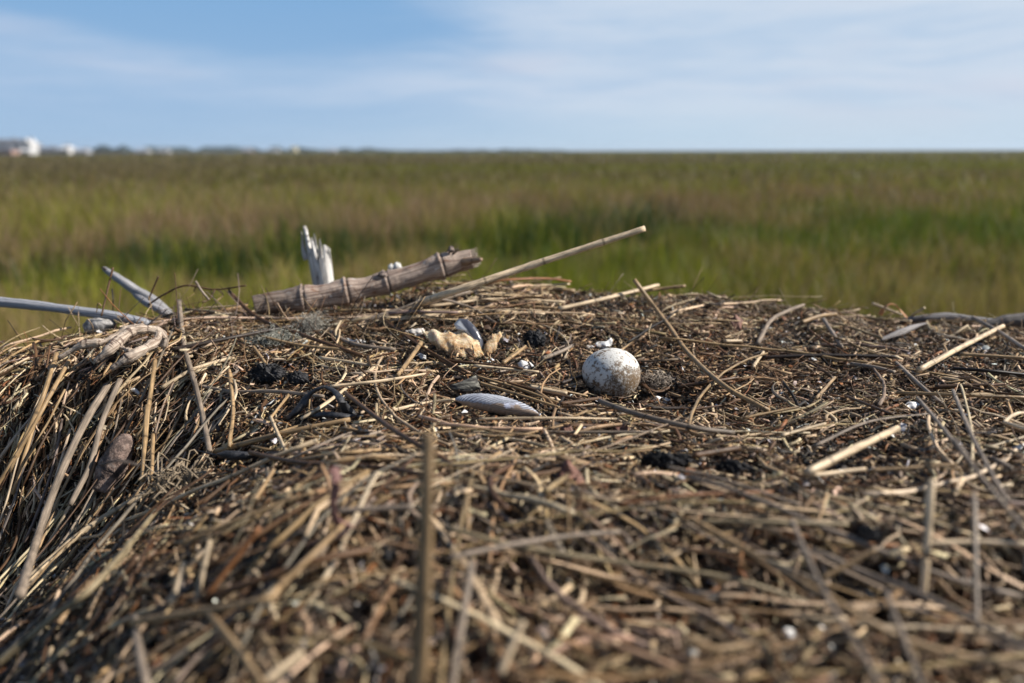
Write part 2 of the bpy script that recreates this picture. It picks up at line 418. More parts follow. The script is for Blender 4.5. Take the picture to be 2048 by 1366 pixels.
# ------------------------------------------------------------------ far shore: wood, houses
def clumps_mesh(name, n_, gen, size, col, col2):
    r = np.random.default_rng(99); P = gen(r, n_)
    a = r.normal(0, 1, (n_, 3)); a /= np.linalg.norm(a, axis=1, keepdims=True)
    bq = np.cross(a, r.normal(0, 1, (n_, 3))); bq /= np.linalg.norm(bq, axis=1, keepdims=True)
    s_ = size * r.uniform(0.5, 1.3, (n_, 1))
    V = np.stack([P - a * s_, P + bq * s_ * 0.8, P + a * s_, P - bq * s_ * 0.8], 1).reshape(-1, 3)
    Q = np.arange(n_ * 4).reshape(-1, 4)
    c_ = np.where(r.uniform(0, 1, (n_, 1)) < 0.5, np.array(col), np.array(col2)); c_ = np.repeat(c_, 4, 0)
    return mesh_np(name, V, Q, None, {'col': c_}, smooth=False)
mleaf, k, b = new_mat('far_foliage'); k.put(b.inputs['Base Color'], attr(k, 'col').outputs['Color']); b.inputs['Roughness'].default_value = 0.9
FAR = 900.0
def wood_pts(r, n_):
    px = np.where(r.uniform(0, 1, n_) < 0.35, r.uniform(175, 250, n_), r.uniform(170, 1130, n_))
    top = 1.5 + 5.5 * np.clip(vnoise(px / 23.0, px * 0, 5) * 1.4 - 0.2, 0, 1) * (1 - 0.75 * ss(250, 1120, px)) + np.where((px > 175) & (px < 250), 2.0, 0) * 1
    z = r.uniform(0, 1, n_) ** 0.7 * top
    Y = FAR + r.uniform(-25, 25, n_); X = (px - 1024) / 1639 * Y
    return np.stack([X, Y, z], 1)
o = link('treeline', clumps_mesh('treeline', 16000, wood_pts, 1.0, (0.035, 0.06, 0.045), (0.05, 0.075, 0.05)), mleaf)
tag(o, 'low dark line of far-off trees along the horizon', 'wood', kind='stuff')

def flat_mat(name, c, rough=0.7):
    m, k, b = new_mat(name)
    t_ = k.new('ShaderNodeTexCoord').outputs['Object']
    cc_ = k.mix(k.noise(t_, 0.8, 4), tuple(x * 0.88 for x in c), tuple(min(1, x * 1.08) for x in c))
    k.put(b.inputs['Base Color'], cc_); b.inputs['Roughness'].default_value = rough; return m
M_WALL = flat_mat('white_siding', (0.50, 0.50, 0.50)); M_ROOF = flat_mat('grey_shingle', (0.13, 0.135, 0.15)); M_RED = flat_mat('red_siding', (0.30, 0.19, 0.16))
M_GLASS = flat_mat('dark_window', (0.05, 0.06, 0.08), 0.15); M_CREAM = flat_mat('cream_siding', (0.75, 0.66, 0.42)); M_GREY = flat_mat('grey_siding', (0.30, 0.31, 0.34))
def box_np(x0, x1, y0, y1, z0, z1):
    V = [(x, y, z) for z in (z0, z1) for (x, y) in ((x0, y0), (x1, y0), (x1, y1), (x0, y1))]
    return V, [(0, 3, 2, 1), (4, 5, 6, 7), (0, 1, 5, 4), (1, 2, 6, 5), (2, 3, 7, 6), (3, 0, 4, 7)]
def pyobj(name, V, F, mat, parent=None):
    me = bpy.data.meshes.new(name); me.from_pydata([tuple(v) for v in V], [], F); me.update(); me.materials.append(mat)
    o = bpy.data.objects.new(name, me); COL.objects.link(o)
    if parent: o.parent = parent
    return o
def house(px0, px1, Y, hw, hr, wallm, roofm, label, storeys=2, gable='x'):
    x0, x1 = (px0 - 1024) / 1639 * Y, (px1 - 1024) / 1639 * Y
    w = x1 - x0; dpt = max(7, w * 0.7)
    r0 = empty('house', ((x0 + x1) / 2, Y, 0)); tag(r0, label, 'house', 'houses on the far shore')
    V, F = box_np(-w / 2, w / 2, 0, dpt, -0.3, hw); pyobj('wall', V, F, wallm, r0)
    e = 0.5
    if gable == 'x':
        V = [(-w / 2 - e, -e, hw - .1), (w / 2 + e, -e, hw - .1), (w / 2 + e, dpt + e, hw - .1), (-w / 2 - e, dpt + e, hw - .1), (-w / 2 + w * .12, dpt / 2, hw + hr), (w / 2 - w * .12, dpt / 2, hw + hr)]
        F = [(0, 1, 5, 4), (2, 3, 4, 5), (1, 2, 5), (3, 0, 4), (0, 3, 2, 1)]
    else:
        V = [(-w / 2 - e, -e, hw - .1), (w / 2 + e, -e, hw - .1), (w / 2 + e, dpt + e, hw - .1), (-w / 2 - e, dpt + e, hw - .1), (0, -e, hw + hr), (0, dpt + e, hw + hr)]
        F = [(0, 4, 5, 3), (1, 2, 5, 4), (0, 1, 4), (2, 3, 5), (0, 3, 2, 1)]
    rf = pyobj('roof', V, F, roofm, r0)
    V, F = box_np(w * .2, w * .2 + .8, dpt * .4, dpt * .4 + .8, hw, hw + hr + .9); pyobj('chimney', V, F, M_GREY, rf)
    nwin = max(2, int(w / 3.2)); sh = hw / storeys
    for s in range(storeys):
        for i in range(nwin):
            cx = -w / 2 + (i + .5) * w / nwin
            V, F = box_np(cx - .55, cx + .55, -.06, .06, s * sh + sh * .35, s * sh + sh * .8); pyobj('window', V, F, M_GLASS, r0)
    return r0
house(-60, 44, 440, 6.2, 2.4, M_GREY, M_ROOF, 'large grey house with broad grey roof at the left end of the horizon', 3)
house(47, 62, 430, 5.4, 3.0, M_WALL, M_WALL, 'tall bright white gabled house beside the large grey house', 2, 'y')
house(-20, 22, 380, 2.8, 1.2, M_RED, M_ROOF, 'low reddish shed in front of the large grey house', 1)
house(24, 58, 390, 2.0, 1.2, M_WALL, M_WALL, 'low white building in front of the tall white gabled house', 1)
house(68, 112, 440, 2.6, 1.6, M_GREY, M_ROOF, 'low grey house between the white gabled house and the small white one', 1)
house(121, 137, 440, 3.2, 1.8, M_WALL, M_WALL, 'small bright white house standing alone left of the wood', 1)
house(142, 172, 445, 2.0, 1.2, M_GREY, M_GREY, 'long low grey house just left of the wood', 1)
house(270, 296, 860, 2.4, 1.8, M_WALL, M_GREY, 'tiny white house at the right end of the dark wood clump', 1)
house(312, 336, 860, 2.4, 1.4, M_WALL, M_GREY, 'tiny white house second from the dark wood clump', 1)
house(482, 502, 860, 2.4, 1.6, M_RED, M_GREY, 'tiny reddish house among the far trees', 1)
house(536, 556, 860, 2.4, 1.4, M_WALL, M_GREY, 'tiny white house left of the tiny cream house', 1)
house(579, 592, 860, 4.2, 2.0, M_CREAM, M_CREAM, 'tiny cream yellow house rising above the far trees', 2, 'y')
house(655, 672, 860, 2.2, 1.4, M_WALL, M_GREY, 'tiny white house right of the tiny cream house', 1)

# ------------------------------------------------------------------ nest body
m, k, b = new_mat('matted_debris')
tcn = k.new('ShaderNodeTexCoord').outputs['Object']
f = k.ramp(k.noise(tcn, 60, 6, 0.7), 0.35, 0.65)
c = k.mix(f, (0.008, 0.006, 0.005), (0.045, 0.026, 0.015))
c = k.mix(k.ramp(k.noise(tcn, 260, 4, 0.7), 0.56, 0.66), c, (0.11, 0.07, 0.04))
k.put(b.inputs['Base Color'], c); b.inputs['Roughness'].default_value = 0.95
bump(k, b, k.noise(tcn, 180, 6, 0.75), 0.006)
xs = np.concatenate([np.linspace(-2.0, -0.8, 25)[:-1], np.linspace(-0.8, 1.15, 330), np.linspace(1.15, 2.3, 24)[1:]])
ys_ = np.concatenate([np.linspace(-1.3, 0.1, 30)[:-1], np.linspace(0.1, 1.4, 230), np.linspace(1.4, 2.6, 26)[1:]])
GX, GY = np.meshgrid(xs, ys_); Z = height(GX, GY) - 0.007; nx = len(xs); ny = len(ys_)
ii, jj = np.meshgrid(np.arange(nx - 1), np.arange(ny - 1)); i0 = (jj * nx + ii).ravel()
o = link('nest', mesh_np('nest', np.stack([GX.ravel(), GY.ravel(), Z.ravel()], 1), np.stack([i0, i0 + 1, i0 + nx + 1, i0 + nx], 1)), m)
tag(o, 'broad raised nest of matted dark debris that carries all the straw', 'nest')

# ------------------------------------------------------------------ litter
PAL = {'pale': (0.63, 0.485, 0.315), 'tan': (0.36, 0.240, 0.123), 'grey': (0.26, 0.205, 0.155), 'brown': (0.105, 0.054, 0.024), 'dark': (0.016, 0.010, 0.007), 'rust': (0.27, 0.115, 0.042), 'white': (0.74, 0.73, 0.70), 'green': (0.26, 0.205, 0.12)}
KEYS = ['pale', 'tan', 'grey', 'brown', 'dark', 'rust', 'white', 'green']
PARR = np.array([PAL[k_] for k_ in KEYS])
def pick_cols(r, n_, w):
    w = np.array(w, float); w /= w.sum(); idx = r.choice(len(KEYS), n_, p=w)
    return PARR[idx] * r.uniform(0.72, 1.22, (n_, 1)) * (1 + r.normal(0, 0.04, (n_, 3))), idx
BC = (0.17, 0.80)
def scatter(r, n_, dens):
    out = []
    while sum(len(a) for a in out) < n_:
        X = r.uniform(-0.85, 1.05, n_ * 2); Y = r.uniform(0.12, 1.36, n_ * 2)
        px, py, zz = project(np.stack([X, Y, height(X, Y, False)], 1))
        inside = (px > -260) & (px < 2310) & (py < 1520) & (zz > 0)
        p = np.where(inside, 1.0, 0.30) * dens(X, Y)
        p = p * np.where(Y < 0.5, 1.0 + (0.5 - Y) * 1.2, 1)
        kp = r.uniform(0, 1.3, len(X)) < p
        out.append(np.stack([X[kp], Y[kp]], 1))
    return np.concatenate(out)[:n_]
def bowl(X, Y): return np.exp(-(((X - 0.22) / 0.22) ** 2 + ((Y - 0.86) / 0.17) ** 2))
def orient(r, X, Y, spread):
    t = np.arctan2(Y - BC[1], (X - BC[0])) + PI / 2
    fore = ss(0.62, 0.42, Y) * ss(-0.3, 0.1, X)
    t = t * (1 - fore) + fore * (PI - 0.32) * 1.0
    left = ss(-0.15, -0.32, X) * ss(1.0, 0.8, Y)      # the flank: straws hang down the slope towards the lower left
    t = np.where(r.uniform(0, 1, len(X)) < left, 1.38, t)
    return t + r.normal(0, 1, len(X)) * spread * (1 - 0.45 * left)
def make_straws(r, n_, L0, L1, w0, w1, S, K, spread, lift0, lift1, dens, pal, tilt, bend, flatp=0.35, phi=None):
    P = scatter(r, n_, dens); X, Y = P[:, 0], P[:, 1]
    ph = orient(r, X, Y, spread)
    if phi is not None: ph = phi + r.normal(0, spread, n_)
    rnd = r.uniform(0, 1, n_) < np.where(X < -0.22, 0.10, 0.25); ph = np.where(rnd, r.uniform(0, PI, n_), ph)
    L = np.exp(r.uniform(np.log(L0), np.log(L1), n_)); s = np.linspace(-0.5, 0.5, S)
    bd = r.normal(0, bend, n_)
    ang = ph[:, None] + bd[:, None] * s[None, :] * 2
    # kinks
    kk = (r.uniform(0, 1, n_) < 0.22)[:, None] * np.where(s[None, :] > r.uniform(-0.3, 0.3, n_)[:, None], r.normal(0, 0.45, n_)[:, None], 0)
    ang = ang + kk
    ds = L[:, None] / (S - 1)
    dx = np.cos(ang) * ds; dy = np.sin(ang) * ds
    cx = np.cumsum(dx, 1); cy = np.cumsum(dy, 1); cx = cx - cx[:, S // 2][:, None] + X[:, None]; cy = cy - cy[:, S // 2][:, None] + Y[:, None]
    hh = height(cx, cy)
    lin = hh[:, :1] + (hh[:, -1:] - hh[:, :1]) * (s[None, :] + 0.5)
    lin = 0.5 * lin + 0.5 * hh if S > 3 else lin
    pen = np.maximum(0, (hh - lin)).max(1, keepdims=True)
    lift = r.uniform(lift0, lift1, n_)
    tl = r.normal(0, tilt, n_)
    cz = lin + pen * 0.8 + lift[:, None] + np.tan(np.clip(tl, -0.9, 0.9))[:, None] * s[None, :] * L[:, None]
    cz = np.maximum(cz, hh + 0.0006)
    R = (r.uniform(w0, w1, n_) / 2)[:, None] * (1 - 0.25 * (s[None, :] + 0.5)) * np.ones((1, S))
    flat = np.where(r.uniform(0, 1, n_) < flatp, r.uniform(0.15, 0.45, n_), 1.0)
    col, idx = pick_cols(r, n_, pal)
    # old wet debris in the bowl is browner; foreground colour darkened for vignetting
    wd = np.clip(bowl(X, Y) * 0.85 + 0.45 * ss(0.46, 0.33, Y), 0, 0.9)[:, None] * (r.uniform(0, 1, (n_, 1)) < 0.7)
    col = col * (1 - wd) + col * np.array([0.50, 0.36, 0.25]) * wd
    return dict(C=np.stack([cx, cy, cz], 2), R=R, flat=flat, col=col, idx=idx, L=L, K=K, ph=ph, bend=np.abs(bd))
one = lambda X, Y: np.ones_like(X)
medd = lambda X, Y: 1.0 - 0.80 * bowl(X, Y) - 0.55 * ss(0.42, 0.32, Y)
clump = lambda X, Y: np.clip(medd(X, Y) * (0.25 + 1.5 * fbm(X * 7, Y * 7, 61, 2)), 0, 1.3)
r = np.random.default_rng(5)
chips = make_straws(r, 74000, 0.004, 0.020, 0.0007, 0.0028, 2, 4, 1.4, 0.000, 0.008, one, [2.3, 2.4, 1.0, 4.6, 4.6, 1.3, 0.28, 0], 0.36, 0.3, 0.7)
fibre = make_straws(r, 26000, 0.015, 0.07, 0.0004, 0.0010, 6, 4, 1.1, 0.001, 0.012, one, [1.8, 2.4, 1.0, 4, 2.2, 1.0, 0.05, 0], 0.30, 1.3, 0)
short = make_straws(r, 21000, 0.012, 0.050, 0.0013, 0.0040, 4, 6, 1.1, 0.001, 0.011, lambda X, Y: 1 - 0.45 * bowl(X, Y), [6.6, 3.8, 1.3, 2.8, 1.5, 0.3, 0.05, 0], 0.22, 0.5, 0.6)
med = make_straws(r, 2050, 0.05, 0.14, 0.0014, 0.0042, 8, 8, 0.45, 0.003, 0.015, clump, [4.2, 3.6, 1.6, 2.6, 1.0, 0.1, 0, 0.1], 0.09, 0.45, 0.55)
lng = make_straws(r, 560, 0.13, 0.34, 0.0012, 0.0038, 14, 8, 0.30, 0.006, 0.020, clump, [4.0, 3.8, 1.8, 2.4, 0.7, 0, 0, 0.2], 0.04, 0.4, 0.5)
fuzz = make_straws(r, 420, 0.03, 0.09, 0.0005, 0.0013, 6, 4, 1.2, 0.004, 0.022, lambda X, Y: ss(0.10, -0.30, X) * np.exp(-((Y - 0.99) / 0.10) ** 2) + 0.25 * np.exp(-((Y - 1.15) / 0.05) ** 2), [1.5, 2.5, 1.5, 3, 1.0, 0.4, 0, 0], 0.75, 0.6, 0)
band = make_straws(r, 520, 0.06, 0.20, 0.0018, 0.0048, 8, 6, 0.16, 0.004, 0.022, lambda X, Y: np.exp(-((X + 0.13) / 0.17) ** 2 - ((Y - 1.08) / 0.075) ** 2), [4.5, 4, 1.8, 2.0, 0.5, 0.2, 0, 0.1], 0.06, 0.25, phi=0.06)
# the larger finds lie on top of the heap: no straw lies across them
CLEAR = [(1155, 698, 1292, 806), (903, 786, 1088, 842), (800, 636, 1006, 724), (1182, 672, 1232, 702), (1030, 718, 1076, 742), (1300, 788, 1362, 812), (684, 672, 738, 694),
         (505, 495, 950, 618), (572, 768, 716, 842), (425, 896, 525, 926), (1045, 658, 1094, 700), (498, 726, 620, 772), (1280, 904, 1384, 942), (1430, 918, 1517, 958),
         (1614, 855, 1796, 952), (515, 662, 590, 696), (600, 638, 645, 672), (1283, 742, 1342, 790), (890, 746, 970, 792), (1515, 608, 1610, 690), (1765, 644, 1855, 684), (1110, 560, 1320, 622), (1838, 652, 2008, 742), (1800, 802, 1842, 822), (165, 632, 234, 664), (1560, 1252, 1596, 1290), (1080, 1246, 1108, 1292)]
def clear(S_):
    C = S_['C']; n_ = len(C); px, py, _ = project(C.reshape(-1, 3)); px = px.reshape(n_, -1); py = py.reshape(n_, -1); Yc = C[:, :, 1]
    bad = np.zeros(n_, bool)
    for x0, y0, x1, y1 in CLEAR:
        Yl = at((x0 + x1) / 2, (y0 + y1) / 2, 0.0).y + 0.02
        bad |= ((px > x0) & (px < x1) & (py > y0) & (py < y1) & (Yc < Yl)).any(1)
    k_ = ~bad
    for key in ('C', 'R', 'flat', 'col', 'idx', 'L', 'ph', 'bend'): S_[key] = S_[key][k_]
    return S_
short = clear(short); med = clear(med); lng = clear(lng); band = clear(band); fibre = clear(fibre)
# pick the ones that show largest: those become objects of their own
N_SINGLE = 176
cand = []
for si, S_ in enumerate((med, lng)):
    n_ = len(S_['L'])
    px, py, zz = project(S_['C'].reshape(-1, 3)); px = px.reshape(n_, -1); py = py.reshape(n_, -1); zz = zz.reshape(n_, -1)
    ins = (px > 20) & (px < 2028) & (py > 400) & (py < 1346) & (zz > 0.1)
    seg = np.hypot(np.diff(px, axis=1), np.diff(py, axis=1)) * (ins[:, 1:] & ins[:, :-1])
    ar = (seg * (2 * S_['R'][:, 1:] * FPX / np.maximum(zz[:, 1:], .1))).sum(1)
    # a straw lying on top of the heap shows more
    topness = (S_['C'][:, :, 2] - height(S_['C'][:, :, 0], S_['C'][:, :, 1])).mean(1)
    ar = ar * ss(0.002, 0.012, topness)
    cand += [(ar[i], si, i) for i in range(n_)]
cand.sort(reverse=True); chosen = cand[:N_SINGLE]
mask = [np.ones(len(med['L']), bool), np.ones(len(lng['L']), bool)]
for _, si, i in chosen: mask[si][i] = False
Vs, Qs, Cs, Ss = [], [], [], []; off = 0
for S_, mk in ((chips, None), (fibre, None), (short, None), (med, mask[0]), (lng, mask[1]), (band, None), (fuzz, None)):
    sl = slice(None) if mk is None else mk
    V, Q, c_, st = tubes(S_['C'][sl], S_['R'][sl], S_['K'], S_['flat'][sl], S_['col'][sl], wob=0.20)
    Vs.append(V); Qs.append(Q + off); Cs.append(c_); Ss.append(st); off += len(V)
# flakes: curled scraps of leaf, bark and shell
def flakes(r, n_, dens, s0, s1, pal, lift):
    P = scatter(r, n_, dens); X, Y = P[:, 0], P[:, 1]; sz = np.exp(r.uniform(np.log(s0), np.log(s1), n_))
    z = height(X, Y) + r.uniform(0.001, lift, n_)
    a = r.uniform(0, 2 * PI, n_); nrm = np.stack([r.normal(0, .45, n_), r.normal(0, .45, n_), np.ones(n_)], 1); nrm /= np.linalg.norm(nrm, axis=1, keepdims=True)
    t1 = np.cross(nrm, np.stack([np.cos(a), np.sin(a), 0 * a], 1)); t1 /= np.linalg.norm(t1, axis=1, keepdims=True); t2 = np.cross(nrm, t1)
    c0 = np.stack([X, Y, z], 1); asp = r.uniform(0.3, 1.0, n_)
    rows = []
    for iu, u_ in enumerate((-1, 0, 1)):
        for v_ in (-1, 1):
            j = r.uniform(0.6, 1.15, n_)
            rows.append(c0 + (t1 * (u_ * sz * j)[:, None] + t2 * (v_ * sz * asp * j * (1.0 if u_ == 0 else 0.6))[:, None] + nrm * ((0.35 * sz) * (1 if u_ == 0 else 0))[:, None]))
    V = np.stack(rows, 1).reshape(-1, 3); b6 = np.arange(n_)[:, None] * 6
    Q = np.concatenate([b6 + np.array([[0, 2, 3, 1]]), b6 + np.array([[2, 4, 5, 3]])])
    col, _ = pick_cols(r, n_, pal)
    sd = np.repeat(r.uniform(0, 60, (n_, 3)), 6, 0) + V * 6
    return V, Q, np.repeat(col, 6, 0), sd
V, Q, c_, st = flakes(r, 11000, one, 0.0015, 0.0055, [1.5, 1.6, 1.0, 4.5, 4.0, 1.3, 0.4, 0], 0.009)
Vs.append(V); Qs.append(Q + off); Cs.append(c_); Ss.append(st); off += len(V)
o = link('straw_litter', mesh_np('straw_litter', np.concatenate(Vs), np.concatenate(Qs), None, {'col': np.concatenate(Cs), 'st': np.concatenate(Ss)}), M_LITTER)
tag(o, 'tangle of small broken straws, fibres and brown plant scraps', 'plant litter', kind='stuff')
V, Q, c_, st = flakes(r, 900, lambda X, Y: 0.5 + 0.8 * ss(0.5, 0.3, Y), 0.0015, 0.0042, [0, 0, 0.6, 0, 0, 0, 4, 0], 0.012)
o = link('shell_litter', mesh_np('shell_litter', V, Q, None, {'col': c_, 'st': st}), M_LITTER)
tag(o, 'crumbs of white shell sprinkled through the straw', 'shell crumbs', kind='stuff')

# ------------------------------------------------------------------ things laid on the nest
LAND = [('the speckled egg', 1222, 748), ('the ribbed shell', 995, 812), ('the foamy scrap', 920, 690), ('the knobby root', 240, 690), ('the ringed rhizome', 720, 580),
        ('the black seaweed', 640, 810), ('the upright blurred stalk', 850, 1050), ('the thick pale reed', 1705, 902), ('the brown stem base', 235, 930), ('the grey pointed wood', 1810, 662),
        ('the black clods', 1400, 930), ('the pink shred', 668, 990), ('the bent pale twig', 1560, 650), ('the lower left corner', 100, 1290), ('the lower right corner', 1950, 1290), ('the bottom edge', 1250, 1340), ('the dark green hollow', 500, 1250),
        ('the long curved stem', 1440, 765), ('the pale upright reed', 1855, 1070)]
LAND = [l for l in LAND if l[0] != 'the dark green hollow']
COLW = ['pale', 'tan', 'greyish', 'brown', 'nearly black', 'rust', 'white', 'greenish']
GRP = 'single straws strewn over the nest'
seen_labels = {}
def one_tube(name, C, R, mat, col, flat=1.0, K=10, roll=0.0, wob=0.04, hollow=False):
    V, Q, c_, st = tubes(C[None], R[None], K, np.array([flat]), np.array([col]), roll=np.array([roll]), wob=wob)
    c0 = C.mean(0); me = mesh_np(name, V - c0, Q, None, {'col': c_, 'st': st}); o = link(name, me, mat); o.location = c0
    return o
for ar, si, i in chosen:
    S_ = (med, lng)[si]; C = S_['C'][i]; R = S_['R'][i]
    R = R * (1 + 0.12 * (np.arange(len(R)) % 4 == 2))
    o = one_tube('dry_straw', C, R, M_STRAW, S_['col'][i], S_['flat'][i], 10, wob=0.12)
    px, py, _ = project(C); k_ = len(px) // 2
    inx = (px > 0) & (px < 2048) & (py > 0) & (py < 1366); mx_, my_ = px[inx].mean(), py[inx].mean()
    dl = [math.hypot(mx_ - a, (my_ - b) * 1.3) for _, a, b in LAND]; j = int(np.argmin(dl)); nm, lx, ly = LAND[j]
    ddx, ddy = mx_ - lx, my_ - ly
    rel = ('right of' if ddx > 0 else 'left of') if abs(ddx) > abs(ddy) else ('below' if ddy > 0 else 'above')
    if 'corner' in nm or 'edge' in nm: rel = 'near'
    elif dl[j] < 45: rel = 'touching'
    span = math.hypot(px[-1] - px[0], py[-1] - py[0]); an = math.degrees(math.atan2(-(py[-1] - py[0]), px[-1] - px[0])) % 180
    dirw = 'lying level' if an < 12 or an > 168 else 'rising rightwards' if an < 60 else 'pointing away' if an < 120 else 'sloping down rightwards'
    thick = 2 * R.mean() * FPX / 1.0; lw = 'very long' if span > 520 else 'long' if span > 300 else 'short' if span < 170 else 'medium'
    tw = 'flat' if S_['flat'][i] < 1 else ('thick' if R.mean() > 0.00165 else 'thin')
    lab = f"{lw} {tw} {COLW[S_['idx'][i]]} straw {dirw} {rel} {nm}"
    seen_labels.setdefault(lab, []).append((my_, mx_, o))
    tag(o, lab, 'straw', GRP)
for lab, os_ in seen_labels.items():
    if len(os_) > 1:
        os_.sort(key=lambda t: t[0]); words_ = {2: ('upper', 'lower'), 3: ('topmost', 'middle', 'lowest'), 4: ('topmost', 'second highest', 'third highest', 'lowest')}.get(len(os_))
        for q_, (_, _, o) in enumerate(os_):
            if words_: o['label'] = words_[q_] + ' ' + lab

def stalk(name, pts, w, colk, label, cat='straw', w2=None, flat=1.0, mat=None, K=12, S=None, group=None, nodes=0.0, taper=0.85, wob=0.03, seedj=0.0, colmul=1.0):
    """pts: (px, py, v); w: width in photo pixels at the first point"""
    P = [at(*(p if len(p) == 3 else (*p, 0.010))) for p in pts]
    S = S or max(10, 7 * len(P)); C = spline(P, S)
    # never sink into the nest
    hh = height(C[:, 0], C[:, 1]); C[:, 2] = np.maximum(C[:, 2], hh + 0.0035)
    Z0 = (P[0] - EYE).dot(fwd); r0 = w / 2 * Z0 / FPX
    r1 = r0 * taper if w2 is None else w2 / 2 * (P[-1] - EYE).dot(fwd) / FPX
    t = np.linspace(0, 1, S); R = r0 * (1 - t) + r1 * t
    if nodes: 
        arc = np.concatenate([[0], np.cumsum(np.linalg.norm(np.diff(C, axis=0), axis=1))]); ph = (arc / nodes + 0.5) % 1
        R = R * (1 + 0.13 * np.exp(-((ph - 0.5) / 0.06) ** 2))
    col = np.array(PAL[colk]) * colmul
    o = one_tube(name, C, R, mat or M_STRAW, col, flat, K, wob=wob)
    tag(o, label, cat, group)
    return o

